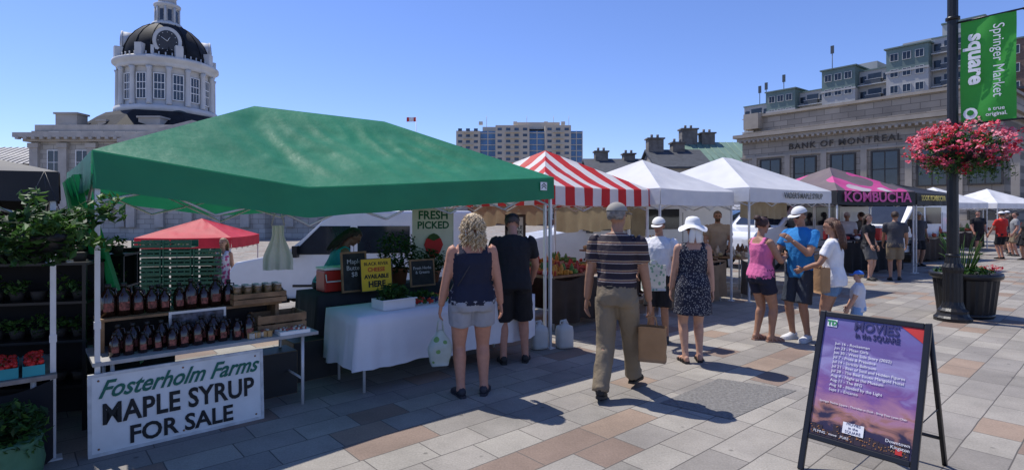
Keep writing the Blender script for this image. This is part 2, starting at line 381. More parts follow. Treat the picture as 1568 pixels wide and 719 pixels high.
def person(name,x,y,H,yaw,skin='fair',sex='m',w=1.0,top=None,toptype='tee',bot=None,bottype='shorts',hem=None,hairc=(.05,.03,.02),hair='short',hat=None,hatc=(.7,.7,.7),
           shoe=(.02,.02,.02),shoetype='shoe',feet=None,hands=None,poles=None,lean=0,headyaw=0,headpitch=0,curl=.35,vox=.011,shades=False,beard=None,z0=None,extra=None):
    f=sex=='f'; s=H/1.75
    MS=[M('skin_'+skin,skinc[skin],.55,.08,25,spec=.35),top,bot or top,M('shoe%.2f%.2f'%(shoe[0],shoe[2]),shoe,.6),
        M('hair%.2f%.2f'%(hairc[0],hairc[2]),hairc,.5,.45,30,.5,120),M('hat%.2f%.2f'%(hatc[0],hatc[2]),hatc,.8,.1),M('eye_lens',(.01,.01,.01),.2),M('lips',(.35,.12,.10),.5)]
    bm=bmesh.new(); ex=bmesh.new()
    la=R(lean)
    def U(p):
        p=V(p); q=p-V((0,0,.95)); c,sn=math.cos(la),math.sin(la)
        return V((q.x,q.y*c+q.z*sn,-q.y*sn+q.z*c))+V((0,0,.95))
    shx=(.165 if f else .19)*(1+(w-1)*.6)
    if f: T=[(0,-.012,.87,.165,.115),(0,-.015,.94,.182,.13),(0,-.005,1.01,.168,.118),(0,0,1.10,.142,.10),(0,.008,1.20,.147,.108),(0,.018,1.29,.158,.122),(0,.0,1.38,.155,.095),(0,-.01,1.435,.13,.07),(0,-.012,1.475,.065,.055)]
    else: T=[(0,-.01,.87,.155,.11),(0,-.012,.94,.168,.125),(0,0,1.02,.162,.118),(0,.012,1.11,.158,.118),(0,.012,1.22,.166,.122),(0,.01,1.33,.185,.125),(0,0,1.40,.18,.102),(0,-.01,1.45,.135,.075),(0,-.012,1.49,.07,.06)]
    T=[(a,b,c,d*w,e*w) for a,b,c,d,e in T]
    nb=[(0,-.012,1.44),(0,-.005,1.50),(0,.008,1.57)]
    hy=R(headyaw); hp=R(headpitch); hc=V((0,.0,1.52))
    rot=Matrix.Rotation(hy,3,'Z')@Matrix.Rotation(hp,3,'X')
    def Hd(p): return U(rot@(V(p)-hc)+hc)
    def hell(B,c,r,mi,**k):
        lr=Matrix.Rotation(-la,3,'X')@rot; ell(B,Hd(c),r,mi,rot=lr,**k)
    tube(bm,[U(p) for p in nb]+[Hd((0,.005,1.60))],[.068*(.9 if f else 1),.056*(.9 if f else 1),.054*(.9 if f else 1),.05],0,14)
    hell(bm,(0,-.008,1.665),(.076,.096,.088),0,u=20,v=14); hell(bm,(0,.022,1.605),(.056,.068,.07),0,u=18,v=12)
    hell(bm,(0,.092,1.632),(.012,.022,.018),0); hell(bm,(0,.086,1.65),(.009,.016,.03),0)
    hell(bm,(0,.078,1.672),(.05,.02,.014),0); hell(bm,(0,.07,1.565),(.026,.024,.02),0)
    for sg in(-1,1): hell(bm,(sg*.079,-.004,1.64),(.010,.02,.032),0)
    for sg in(-1,1): hell(ex,(sg*.031,.0865,1.652),(.014,.008,.007) if not shades else (.030,.014,.02),6)
    hell(ex,(0,.0885,1.598),(.022,.008,.006),7)
    nak=toptype in('tank','dress')
    if nak:
        rings(bm,[(a,b,c,d-.006,e-.006) for a,b,c,d,e in T],0,U)
        cut=[r for r in T if r[2]<1.42]
        TT=[(a,b,c,d+.008,e+.010) for a,b,c,d,e in cut]
        if toptype=='tank': TT=[(TT[0][0],TT[0][1],.90,TT[1][3]*1.0,TT[1][4]*1.0)]+TT[1:]
        rings(bm,TT,1,U)
        for sg in(-1,1):
            tube(bm,[U((sg*.10,.085*w,1.36)),U((sg*.105,.03,1.455)),U((sg*.105,-.03,1.46)),U((sg*.10,-.085*w,1.37))],[(.034,.016)]*4,1,10,ref=(1,0,0))
    else:
        TT=[(a,b,c,d+.012,e+.014) for a,b,c,d,e in T]
        lo=.84
        TT=[(0,-.01,lo,TT[1][3]+.004,TT[1][4]+.004)]+TT[1:]
        if toptype=='tucked': TT=[(0,0,.99,TT[2][3]-.006,TT[2][4]-.006)]+[q for q in TT[2:]]
        rings(bm,TT,1,U)
        rings(bm,T[:3],2,U)
    if f:
        for sg in(-1,1): ell(bm,U((sg*.068,.085,1.285)),(.062,.058,.06),1 if top else 0)
    ft=feet or [(-.10,.0,0,8,0),(.10,.02,0,-8,0)]
    hj=.088*w
    for sg,F in zip((-1,1),ft):
        fx,fy,fz,fyw,fp=F
        ank=V((fx,fy,.085+fz)); hip=V((sg*hj,0,.90)); pole=V((math.sin(R(-fyw))*.3,1,0))
        kn,ank=ik(hip,ank,.43,.405,pole)
        k=1+(w-1)*.8
        pts=catmull([hip,hip.lerp(kn,.45),kn,kn.lerp(ank,.32),kn.lerp(ank,.7),ank],3)
        def interp(rs):
            o_=[]
            for i in range(5):
                for j in range(3): o_.append(rs[i]+(rs[i+1]-rs[i])*j/3)
            return o_+[rs[-1]]
        rs=[.092,.079,.055,.056,.041,.034] if f else [.088,.076,.056,.055,.041,.037]
        tube(bm,pts,interp([r*k for r in rs]),0,14)
        ell(bm,kn.lerp(ank,.28)+V((0,-.014,0)),(.046*k,.048*k,.10),0)
        if bottype=='pants':
            kp=[hip,hip.lerp(kn,.45),kn,kn.lerp(ank,.32),kn.lerp(ank,.7),ank+V((0,0,-.02))]
            tube(bm,catmull(kp,3),interp([r*k for r in(.108,.096,.080,.078,.074,.074)]),2,16)
            ell(bm,ank+V((0,.01,.03)),(.076,.08,.035),2,disp=.2,dsc=4)
        elif bottype=='shorts':
            e=hem or .78; kp=[hip+V((0,0,.03)),hip.lerp(kn,.3*e),hip.lerp(kn,.7*e),hip.lerp(kn,e)]
            tube(bm,catmull(kp,3),[.104*k]*3+[.103*k]*3+[.101*k]*3+[.101*k],2,16)
        Fm=Matrix.Translation((ank.x,ank.y,ank.z-.085))@Matrix.Rotation(R(fyw),4,'Z')@Matrix.Translation((0,0,.085))@Matrix.Rotation(R(-fp),4,'X')@Matrix.Translation((0,0,-.085))
        FP=lambda p:Fm@V(p)
        mi=3 if shoetype=='shoe' else 0
        e_=.006 if shoetype=='shoe' else 0
        tube(bm,[FP(p) for p in((0,-.065,.05),(0,-.045,.05),(0,0,.055),(0,.06,.045),(0,.12,.035),(0,.165,.03),(0,.185,.028))],
             [(.02,.028),(.034+e_,.042),(.036+e_,.046),(.040+e_,.036),(.047+e_,.027),(.040+e_,.022),(.022,.014)],mi,14,ref=Fm.to_3x3()@V((1,0,0)))
        tube(bm,[ank+V((0,0,.03)),FP((0,0,.05))],[.036*k,.04*k],mi if shoetype=='shoe' and bottype=='pants' else 0,12)
        sb=[(.028,-.072),(.04,-.02),(.040,.05),(.052,.12),(.045,.17),(.02,.198)]
        pl=[FP((a,b,.002)) for a,b in sb]+[FP((-a,b,.002)) for a,b in reversed(sb)]
        prism(ex,pl,Fm.to_3x3()@V((0,0,.022)),3)
        if shoetype=='sandal':
            for yy,zz,rr in((.11,.042,.05),(.05,.055,.045),(-.01,.075,.041)):
                tube(ex,[FP((rr*math.cos(a)*1.05,yy,.01+ (zz+.012)*math.sin(a))) for a in [math.pi*i/8 for i in range(9)]],[(.013,.004)]*9,3,6,ref=Fm.to_3x3()@V((0,1,0)))
    if bottype=='skirt':
        hz=hem
        rings(bm,[(0,0,hz,.215*w,.165*w),(0,0,hz+.12,.21*w,.155*w),(0,-.005,(hz+.9)/2+.05,.202*w,.15*w),(0,-.01,.92,.192*w,.142*w),(0,-.005,1.0,.178*w,.128*w),(0,0,1.1,.148*w,.11*w)],1,lambda p:p)
    elif bottype in('shorts','pants'):
        rings(bm,[(0,-.01,.83,T[0][3]*1.03+.01,T[0][4]+.012),(0,-.012,.93,T[1][3]+.010,T[1][4]+.012),(0,-.005,1.0,T[2][3]+.008,T[2][4]+.008),(0,0,1.03,T[2][3]+.004,T[2][4]+.004)],2,U)
        for sg in(-1,1): ell(bm,(sg*.075*w,-.07*w,.90),(.085*w,.075*w,.09),2)
    hd=hands or [(-.27,.05,.82),(.27,.05,.82)]
    pls=poles or [(-.5,-1,0),(.5,-1,0)]
    HW=[]
    for sg,hh,pl in zip((-1,1),hd,pls):
        sh=U((sg*(shx+.0),-.005,1.405)); el,wr=ik(sh,V(hh),.29,.255,pl)
        k=(1+(w-1)*.9)*(.88 if f else 1.0)
        tube(bm,catmull([sh+V((-sg*.05,0,.005)),sh,sh.lerp(el,.4),el,el.lerp(wr,.3),wr],3),[x_*k for x_ in[.05,.052,.053,.055,.054,.052,.050,.048,.045,.041,.040,.040,.041,.038,.034,.029,.027,.026]][:16],0,12)
        if not nak:
            e=.62 if toptype!='long' else 1
            tube(bm,catmull([sh+V((-sg*.06,0,.012)),sh+V((0,0,.004)),sh.lerp(el,.3),sh.lerp(el,e)],3),[.06*k,.064*k,.068*k,.070*k,.070*k,.069*k,.068*k,.067*k,.067*k,.067*k],1,14)
        d=(wr-el).normalized(); HW.append((wr,d))
        inward=V((-sg,0,0)) if abs(d.x)<.8 else V((0,0,-1))
        hand(ex,wr,d,inward,V((0,1,.15)) if abs(d.y)<.8 else V((0,.0,1)),curl,0,.95 if f else 1.05)
    def hcap(r,c,mi,cutf,disp=.06,dsc=14):
        b2=bmesh.new(); bmesh.ops.create_icosphere(b2,subdivisions=4,radius=1)
        for v in list(b2.verts):
            dn=v.co.copy()
            if cutf(dn): b2.verts.remove(v)
        for v in b2.verts:
            dn=v.co.copy(); st=noise.noise(V((dn.x*dsc,dn.y*dsc,dn.z*3)))
            p=V((dn.x*r[0],dn.y*r[1],dn.z*r[2]))*(1+disp*st)+V(c); v.co=Hd(p)
        me=bpy.data.meshes.new('t'); b2.to_mesh(me); b2.free()
        n0=len(ex.faces); ex.from_mesh(me); bpy.data.meshes.remove(me); ex.faces.ensure_lookup_table()
        for q in ex.faces[n0:]: q.material_index=mi; q.smooth=True
    if hair!='none':
        hcap((.086,.104,.097),(0,-.014,1.668),4,lambda d:(d.y>.25 and d.z<.45) or (d.z<-.62) or (d.y>.0 and d.z<-.15))
    if hair=='curly':
        for i in range(620):
            a=random.uniform(0,2*math.pi); zz=random.uniform(-.85,1)
            d=V((math.cos(a)*math.sqrt(1-zz*zz),math.sin(a)*math.sqrt(1-zz*zz),zz))
            if d.y>.35 and d.z<.5: continue
            r=V((.10,.115,.10))*random.uniform(.94,1.10); c=V((0,-.02,1.66))
            if d.z<0: c.z-=.06*random.random()*2; r*=1.10
            p=c+V((d.x*r.x,d.y*r.y,d.z*r.z)); pts=[]
            for j in range(6):
                pts.append(Hd(p+d*(.007*j*math.sin(j*1.4+i))+V((.010*math.sin(j*1.7+i),.010*math.cos(j*1.9+i),-.014*j))))
            tube(ex,pts,[.003,.006,.007,.006,.005,.0015],4,4)
    if hair in('long','pony'):
        n_=120 if hair=='long' else 50
        for i in range(n_):
            a=random.uniform(-1.25,1.25) if hair=='long' else random.uniform(-.3,.3)
            top_=V((math.sin(a)*.078,-.014-math.cos(a)*.092,1.66+random.uniform(-.03,.05) if hair=='long' else 1.66))
            L_=random.uniform(.25,.36)
            pts=[Hd(top_)]
            for j in range(1,6):
                t=j/5; q=top_+V((math.sin(a)*.02*math.sin(t*3)+random.uniform(-.006,.006),-.035*math.sin(t*2.5)-(.05*t if hair=='pony' else 0),-L_*t)); pts.append(Hd(q))
            tube(ex,pts,[.012,.014,.013,.012,.009,.003],4,5)
    if hair=='bun': hell(ex,(0,-.12,1.72),(.05,.045,.045),4,disp=.15,dsc=8)
    if beard: hell(ex,(0,.045,1.575),(.056,.055,.05),4,disp=.12,dsc=9)
    if hat=='cap':
        hcap((.093,.112,.095),(0,-.010,1.682),5,lambda d:d.z<.02,disp=.0)
        b=[]
        for i in range(13):
            a=math.pi*i/12; b.append((math.cos(a)*.080,.075+math.sin(a)*.115,1.688-.018*math.sin(a)+(-.012*abs(math.cos(a)))))
        prism(ex,[Hd(p) for p in b],V((0,0,.006)),5)
    if hat in('floppy','bucket'):
        seg=32; prof=[(.01,.105),(.05,.10),(.082,.08),(.094,.04),(.098,.005),(.12,-.012),(.15,-.032),(.178,-.055)] if hat=='floppy' else [(.01,.10),(.07,.09),(.09,.04),(.1,0),(.14,-.03)]
        rg=[]
        for r,z in prof:
            rg.append([ex.verts.new(Hd((r*.95*math.cos(2*math.pi*k_/seg),-.012+r*1.12*math.sin(2*math.pi*k_/seg),1.685+z+(max(0,r-.1)*.35*math.sin(3*2*math.pi*k_/seg+1))))) for k_ in range(seg)])
        for r0,r1 in zip(rg,rg[1:]):
            for k_ in range(seg):
                q=ex.faces.new((r0[k_],r0[(k_+1)%seg],r1[(k_+1)%seg],r1[k_])); q.material_index=5; q.smooth=True
        q=ex.faces.new(rg[0]); q.material_index=5
        for sx_ in(-.03,.03):
            tube(ex,[Hd((sx_*.3,-.10,1.68)),Hd((sx_,-.135,1.62)),Hd((sx_*1.3,-.12,1.55)),Hd((sx_*1.5,-.125,1.47))],[(.02,.006),(.035,.008),(.04,.008),(.03,.003)],5,8,ref=(1,0,0))
    if extra: extra(ex,HW,U,Hd)
    me=bpy.data.meshes.new('src'); bmesh.ops.recalc_face_normals(bm,faces=bm.faces[:])
    bmesh.ops.triangulate(bm,faces=bm.faces[:]); bvh=BVHTree.FromBMesh(bm); bm.faces.ensure_lookup_table(); srcm=[q.material_index for q in bm.faces]
    bm.to_mesh(me); bm.free(); ob=bpy.data.objects.new('src',me); COL.objects.link(ob)
    md=ob.modifiers.new('r','REMESH'); md.mode='VOXEL'; md.voxel_size=vox; md.use_smooth_shade=True
    sm_=ob.modifiers.new('s','SMOOTH'); sm_.factor=.5; sm_.iterations=2
    dg=bpy.context.evaluated_depsgraph_get(); nm=bpy.data.meshes.new_from_object(ob.evaluated_get(dg))
    bpy.data.objects.remove(ob); nb_=bmesh.new(); nb_.from_mesh(nm)
    for q in nb_.faces:
        h=bvh.find_nearest(q.calc_center_median()); q.material_index=srcm[h[2]] if h[2] is not None else 0; q.smooth=True
    nb_.normal_update()
    for v in nb_.verts:
        mis=[q.material_index for q in v.link_faces]
        if all(m_ in(1,2) for m_ in mis):
            fo=noise.noise(V((v.co.x*9,v.co.y*9,v.co.z*5)))+.6*noise.noise(V((v.co.x*22,v.co.y*22,v.co.z*9+v.co.x*10)))
            v.co+=v.normal*.010*fo
    bmesh.ops.recalc_face_normals(ex,faces=ex.faces[:])
    em=bpy.data.meshes.new('e'); ex.to_mesh(em); ex.free()
    nb_.from_mesh(em); bpy.data.meshes.remove(em); bpy.data.meshes.remove(nm)
    bmesh.ops.scale(nb_,vec=(s,s,s),verts=nb_.verts[:])
    o=single(name,nb_,MS,(x,y,gz(x,y) if z0 is None else z0),R(yaw)); o.data.materials[1]=top or MS[0]
    return o
cl=lambda n,c,v=.1,**k:M('cloth_'+n,c,.85,v,7,.4,30,**k)
navy=cl('navy',(.012,.015,.035)); greysh=cl('grey_shorts',(.30,.31,.35),.08); blk=cl('black',(.012,.012,.015))
khaki=cl('khaki',(.21,.165,.11),.08)
def stz(N,L,tc):
    sp=N.new('ShaderNodeSeparateXYZ'); L.new(tc.outputs['Object'],sp.inputs[0])
    a=N.new('ShaderNodeMath'); a.operation='DIVIDE'; a.inputs[1].default_value=.085; L.new(sp.outputs['Z'],a.inputs[0])
    f=N.new('ShaderNodeMath'); f.operation='FRACT'; L.new(a.outputs[0],f.inputs[0])
    c=N.new('ShaderNodeValToRGB'); c.color_ramp.interpolation='CONSTANT'; e=c.color_ramp.elements
    e[0].color=(.022,.016,.025,1); e[1].position=.50; e[1].color=(.40,.34,.30,1); q=e.new(.60); q.color=(.12,.05,.045,1); q=e.new(.74); q.color=(.36,.27,.18,1); q=e.new(.84); q.color=(.03,.02,.035,1)
    L.new(f.outputs[0],c.inputs[0]); return c.outputs[0]
striped=colnode(cl('striped_polo',(1,1,1)),stz)
def dots(c1,c2,scale,th):
    def fn(N,L,tc):
        v=N.new('ShaderNodeTexVoronoi'); v.inputs['Scale'].default_value=scale; L.new(tc.outputs['Object'],v.inputs['Vector'])
        c=N.new('ShaderNodeValToRGB'); c.color_ramp.interpolation='CONSTANT'; e=c.color_ramp.elements
        e[0].color=(*c2,1); e[1].position=th; e[1].color=(*c1,1); L.new(v.outputs['Distance'],c.inputs[0]); return c.outputs[0]
    return fn
dressm=colnode(cl('patterned_dress',(1,1,1)),dots((.015,.017,.035),(.27,.26,.25),55,.33))
def strap(ex,HW,U,Hd):
    tube(ex,[U(p) for p in((.12,.05,1.44),(.06,-.10,1.40),(-.06,-.145,1.25),(-.16,-.13,1.08))],[(.006,.002)]*4,3,6)
def belt(ex,HW,U,Hd):
    tube(ex,[U((.180*math.cos(a),.134*math.sin(a),1.0)) for a in [2*math.pi*i/24 for i in range(25)]],[(.018,.006)]*25,3,6,ref=(0,0,1))
def phone(ex,HW,U,Hd):
    c=(HW[0][0]+HW[1][0])/2+V((0,.10,.03)); box(ex,c,(.075,.012,.14),6)
person('woman_with_curly_blonde_hair',-.37,5.15,1.68,14,'red','f',1.22,top=navy,toptype='tank',bot=greysh,hem=.50,hairc=(.62,.48,.30),hair='curly',shoe=(.03,.03,.04),
    feet=[(-.11,0,0,12,0),(.12,.02,0,-20,0)],hands=[(-.31,.05,.80),(.30,.03,.80)],extra=strap)
person('man_in_dark_clothes',.02,6.25,1.70,5,'red','m',1.12,top=blk,bot=blk,hem=.95,hairc=(.06,.04,.03),hat='cap',hatc=(.015,.015,.018),lean=14,
    feet=[(-.12,0,0,8,0),(.14,.06,0,-12,0)],hands=[(-.25,.45,1.0),(.27,.38,.95)],headpitch=-20)
person('walking_man_in_striped_polo',.97,5.15,1.77,-24,'tan','m',1.06,top=striped,toptype='tucked',bot=khaki,bottype='pants',hairc=(.2,.18,.16),hat='cap',hatc=(.30,.28,.24),shoe=(.015,.013,.012),
    feet=[(-.09,-.22,.03,8,14),(.09,.34,.0,-8,0)],hands=[(-.29,.02,.83),(.28,.12,.84)],lean=3,headyaw=-22,extra=belt)
person('woman_in_patterned_dress',2.05,6.3,1.62,-3,'fair','f',1.08,top=dressm,toptype='dress',bottype='skirt',hem=.60,hairc=(.1,.06,.04),hat='floppy',hatc=(.80,.80,.80),shoe=(.02,.015,.015),shoetype='sandal',
    feet=[(-.09,-.02,0,8,0),(.10,.05,0,-10,0)],hands=[(-.24,.1,.84),(.25,.02,.82)])
person('man_in_white_shirt',1.95,7.35,1.62,150,'tan','m',1.0,top=cl('white',(.70,.70,.72)),bot=blk,hem=.95,hat='cap',hatc=(.72,.7,.66),hands=[(-.26,.2,.95),(.22,.32,1.0)],headpitch=-12)
person('woman_in_pink_top',3.30,7.35,1.63,-72,'tan','f',1.12,top=cl('pink',(.68,.15,.33)),toptype='tank',bot=navy,hem=.5,hairc=(.05,.02,.015),hair='bun',shoe=(.35,.2,.15),shoetype='sandal',shades=True,
    feet=[(-.09,0,0,8,0),(.09,.1,0,-8,0)],hands=[(-.10,.32,1.18),(.10,.34,1.20)],headpitch=-15,extra=phone)
person('man_in_blue_shirt',3.86,7.42,1.76,118,'tan','m',1.0,top=cl('blue',(.02,.20,.50)),bot=cl('dark_shorts',(.03,.04,.06)),hem=.95,hairc=(.06,.04,.03),hat='cap',hatc=(.72,.72,.70),shoe=(.6,.6,.6),
    hands=[(-.08,.28,1.32),(.14,.32,1.18)],headpitch=-14,shades=True)
person('woman_in_denim_shorts',4.08,7.05,1.62,48,'tan','f',1.08,top=cl('white2',(.72,.72,.74)),bot=cl('denim',(.12,.22,.38),.25),hem=.42,hairc=(.10,.045,.025),hair='long',
    hands=[(-.20,.33,1.05),(.14,.35,1.08)],headpitch=-10)
person('child_in_blue_cap',4.40,7.05,.95,60,'fair','m',1.15,top=cl('white3',(.6,.6,.65)),bot=cl('ltblue',(.2,.35,.6)),hem=.9,hat='cap',hatc=(.04,.16,.55),hairc=(.3,.2,.1),hands=[(-.22,.2,.9),(.22,.2,.9)])
person('bearded_stall_vendor',4.3,11.6,1.72,165,'tan','m',1.1,top=cl('tan_shirt',(.35,.26,.18)),bot=blk,hairc=(.12,.07,.04),beard=1,hands=[(-.2,.3,1.0),(.2,.3,1.0)],vox=.016)
person('vendor_in_teal_top',-2.20,6.55,1.6,-60,'dark','f',1.05,top=cl('teal',(.03,.30,.36)),toptype='tank',bot=blk,hem=.9,hairc=(.03,.02,.015),hair='long',lean=28,hands=[(-.15,.5,.85),(.15,.5,.85)],headpitch=-20)
flo=colnode(cl('floral',(1,1,1)),dots((.65,.6,.65),(.5,.1,.25),14,.45))
person('woman_in_floral_dress',-6.2,11.9,1.65,180,'tan','f',1.0,top=flo,toptype='dress',bottype='skirt',hem=.45,hairc=(.3,.2,.1),hair='long',vox=.018)
cr_=[(10.15,16.8,1.68,150,cl('white4',(.7,.7,.7)),blk,'m','cap'),(10.75,17.1,1.7,30,cl('olive',(.12,.10,.08)),khaki,'m',None),(9.0,14.0,1.65,200,blk,cl('denimd',(.1,.1,.1)),'f',None),
     (17.9,20.3,1.72,10,cl('red',(.6,.03,.02)),blk,'m','cap'),(18.9,22.5,1.75,170,blk,blk,'m',None),(17.0,22.2,1.65,200,cl('plum',(.15,.03,.06)),blk,'f',None),(19.6,21.6,1.7,60,cl('grey',(.25,.25,.25)),khaki,'m',None),
     (21.3,24,1.7,180,cl('lred',(.5,.08,.06)),blk,'f',None),(17.4,25,1.72,120,cl('grn',(.1,.2,.1)),blk,'m','cap'),(12.9,17.6,1.7,180,cl('dgrey',(.06,.06,.07)),blk,'m','cap'),(15.0,26,1.7,90,cl('white5',(.7,.7,.7)),blk,'f',None),
     (9.6,13.9,1.72,-30,cl('dgrey',(.06,.06,.07)),khaki,'m',None),(16.4,20.9,1.7,140,cl('plum',(.15,.03,.06)),blk,'m',None),(20.5,22.8,1.66,-20,cl('dgrey',(.06,.06,.07)),blk,'f',None),(22.3,25.0,1.75,40,blk,khaki,'m','cap'),(18.3,19.7,1.62,80,blk,blk,'f',None),(16.2,24.0,1.7,10,cl('lred',(.5,.08,.06)),blk,'m',None)]
for (x,y,H,yw,t_,b_,sx_,ht) in cr_:
    person('market_visitor',x,y,H,yw,random.choice(['tan','fair','red']),sx_,random.uniform(.98,1.15),top=t_,bot=b_,hem=.85,hair='short' if sx_=='m' else 'long',hat=ht,vox=.02,
       feet=[(-.1,random.uniform(-.15,0),0,8,0),(.1,random.uniform(0,.15),0,-8,0)],hands=[(-.25,random.uniform(.05,.3),.9),(.25,random.uniform(.05,.3),.9)])
# bags
def bag(name,loc,yaw,w,d,h,mat,puff=.0,handle=.12):
    bm=bmesh.new(); rg=[]
    for j in range(9):
        t=j/8; k=1+puff*math.sin(math.pi*min(1,t*1.1))-(puff*1.6*max(0,t-.6)/.4 if puff else 0)
        r=[]
        for i in range(24):
            a=2*math.pi*i/24; c,s=math.cos(a),math.sin(a); e=.35 if not puff else .8
            p=V((math.copysign(abs(c)**e,c)*w/2*k,math.copysign(abs(s)**e,s)*d/2*k,h*t))
            p*=1+(.05+.2*puff)*noise.noise(p*16); p.z=h*t+.008*noise.noise(V((a,1,2))); r.append(bm.verts.new(p))
        rg.append(r)
    for r0,r1 in zip(rg,rg[1:]):
        for i in range(24): bm.faces.new((r0[i],r0[(i+1)%24],r1[(i+1)%24],r1[i])).smooth=True
    bm.faces.new(rg[0])
    for sg in(-1,1):
        tube(bm,[(-w*.18,sg*d*.2,h-.01),(-w*.12,sg*d*.1,h+handle*.8),(0,0,h+handle),(w*.12,sg*d*.1,h+handle*.8),(w*.18,sg*d*.2,h-.01)],[.005]*5,0,6)
    return single(name,bm,mat,loc,yaw)
bag('brown_paper_bag',(1.29,5.10,.335),R(-20),.25,.12,.32,M('kraft_paper',(.36,.20,.09),.8,.1,8,.3,20),handle=.10)
bag('plastic_shopping_bag',(-.66,5.10,.30),R(20),.16,.10,.32,colnode(M('thin_plastic',(1,1,1),.35,.1,8,.5,20,transl=.45),dots((.58,.64,.60),(.22,.42,.15),11,.3)),puff=.4,handle=.10)
bag('patterned_tote_bag',(1.78,6.98,.72),R(10),.30,.12,.32,colnode(M('tote_cloth',(1,1,1),.7,.1,transl=.1),dots((.6,.6,.55),(.2,.35,.25),20,.35)),handle=.06)
bag('brown_paper_bag',(3.80,6.80,.72),R(30),.2,.12,.30,M('kraft_paper',(.36,.20,.09)),handle=.02)
# ------------------------------------------------------------------ foreground stall goods
def table(name,loc,yaw,L,D,z,topm,legm=metalw,th=.03):
    o=O(name,loc,yaw); t=o.part('top',topm,bevel=.004); box(t,(L/2,D/2,z-th/2),(L,D,th)); l=o.part('legs',legm)
    for x in(.12,L-.12):
        for y in(.06,D-.06): cyl(l,(x,y,z-th),(x,y,0),.014)
        cyl(l,(x,.06,z*.35),(x,D-.06,z*.35),.01)
    return o
grey=M('folding_table_top',(.36,.35,.34),.5,.2)
glassj=M('amber_syrup',(.022,.007,.004),.12,.3,spec=.8); lab=M('jug_label',(.20,.06,.045),.6,.9,50); capm=M('jug_cap',(.02,.02,.02),.4)
def jug(bm,x,y,z,s=1):
    lathe(bm,[(.030*s,0),(.040*s,.006*s),(.042*s,.05*s),(.040*s,.11*s),(.028*s,.145*s),(.014*s,.158*s),(.014*s,.175*s)],(x,y,z),12,0)
    lathe(bm,[(.0165*s,.172*s),(.0165*s,.195*s)],(x,y,z),10,2)
    tube(bm,[(x+.012*s,y,z+.165*s),(x+.038*s,y,z+.165*s),(x+.042*s,y,z+.13*s),(x+.036*s,y,z+.11*s)],[.006*s]*4,0,6)
    pts=[]
    for i in range(7):
        a=-math.pi/2-.6+1.2*i/6; pts.append((x+.0445*s*math.cos(a),y+.0445*s*math.sin(a)))
    for (ax,ay),(bx,by) in zip(pts,pts[1:]):
        poly(bm,[(ax,ay,z+.035*s),(bx,by,z+.035*s),(bx,by,z+.085*s),(ax,ay,z+.085*s)],1)
T1=table('syrup_display_table',A,U41,1.62,.70,.64,grey)
sh=T1.part('shelves',wood); box(sh,(.72,.42,.885),(1.35,.26,.02))
for x in(.08,.72,1.36): box(sh,(x,.42,.757),(.03,.24,.232))
sb_=T1.part('shelf_back',M('dark_board',(.035,.03,.03),.8)); box(sb_,(.72,.552,.76),(1.35,.02,.23))
T1.done()
bj=bmesh.new()
for i in range(11): jug(bj,.13+i*.093+random.uniform(-.01,.01),.13+random.uniform(-.02,.02),.641,random.choice((.8,.9,1.0)))
for i in range(9): jug(bj,.17+i*.093,.235+random.uniform(-.01,.01),.641,random.choice((.95,1.1)))
for i in range(10): jug(bj,.13+i*.094+random.uniform(-.01,.01),.40,.896,random.choice((1.0,1.12,1.3)))
for i in range(6): jug(bj,.17+i*.15,.49,.896,1.1)
single('maple_syrup_jugs',bj,[glassj,lab,capm],A,U41)
def crate(o,c,s,mat,pn='crate'):
    b=o.part(pn,mat); x,y,z=c; L_,D_,H_=s
    n=max(2,int(H_/.07))
    for i in range(n):
        zz=z+H_*(i+.5)/n; hh=H_/n*.82
        box(b,(x,y-D_/2,zz),(L_,.012,hh)); box(b,(x,y+D_/2,zz),(L_,.012,hh)); box(b,(x-L_/2+.006,y,zz),(.012,D_-.03,hh)); box(b,(x+L_/2-.006,y,zz),(.012,D_-.03,hh))
    for sx_ in(-1,1):
        for sy in(-1,1): box(b,(x+sx_*(L_/2-.02),y+sy*(D_/2-.018),z+H_/2),(.025,.02,H_))
    box(b,(x,y,z+.008),(L_-.03,D_-.03,.01))
o=O('wooden_crate_display',A,U41); crate(o,(1.20,.36,.90),(.44,.24,.10),wood); crate(o,(1.36,.30,.645),(.42,.28,.16),wood,'crate_low')
jr=o.part('jars',[M('jar_mix',(.22,.13,.06),.3,.8,25),M('jar_lid',(.45,.40,.36),.4)])
for i in range(5):
    for j in range(2): lathe(jr,[(.028,0),(.032,.01),(.032,.055),(.026,.062)],(1.03+i*.085,.31+j*.09,.985),10,0); lathe(jr,[(.03,.062),(.03,.078)],(1.03+i*.085,.31+j*.09,.985),10,1)
o.done()
o=O('sample_tray',A,U41); t=o.part('tray',white); box(t,(1.42,.10,.655),(.26,.18,.03)); q=o.part('candies',[M('candy_a',(.5,.3,.12)),M('candy_b',(.55,.5,.42)),M('candy_c',(.3,.08,.06))])
for i in range(60): ell(q,(1.42+random.uniform(-.11,.11),.10+random.uniform(-.07,.07),.68),(.014,.014,.011),random.randrange(3),6,4)
for i in range(24): box(q,(1.13+random.uniform(-.1,.1),.10+random.uniform(-.05,.05),.665),(.03,.03,.03+random.random()*.03),random.randrange(3),random.random())
o.done()
o=O('picture_frame_sign',A,U41); f_=o.part('frame',metalw); box(f_,(.72,.285,.80),(.42,.012,.20)); f2=o.part('panel',M('cardprint',(.08,.08,.10),.5,.8,22)); box(f2,(.72,.276,.80),(.38,.01,.16)); o.done()
o=O('storage_boxes',A,U41); b=o.part('boxes',[M('cardboard',(.16,.11,.065),.9,.2),M('dark_plastic',(.02,.022,.025),.5)],bevel=.005)
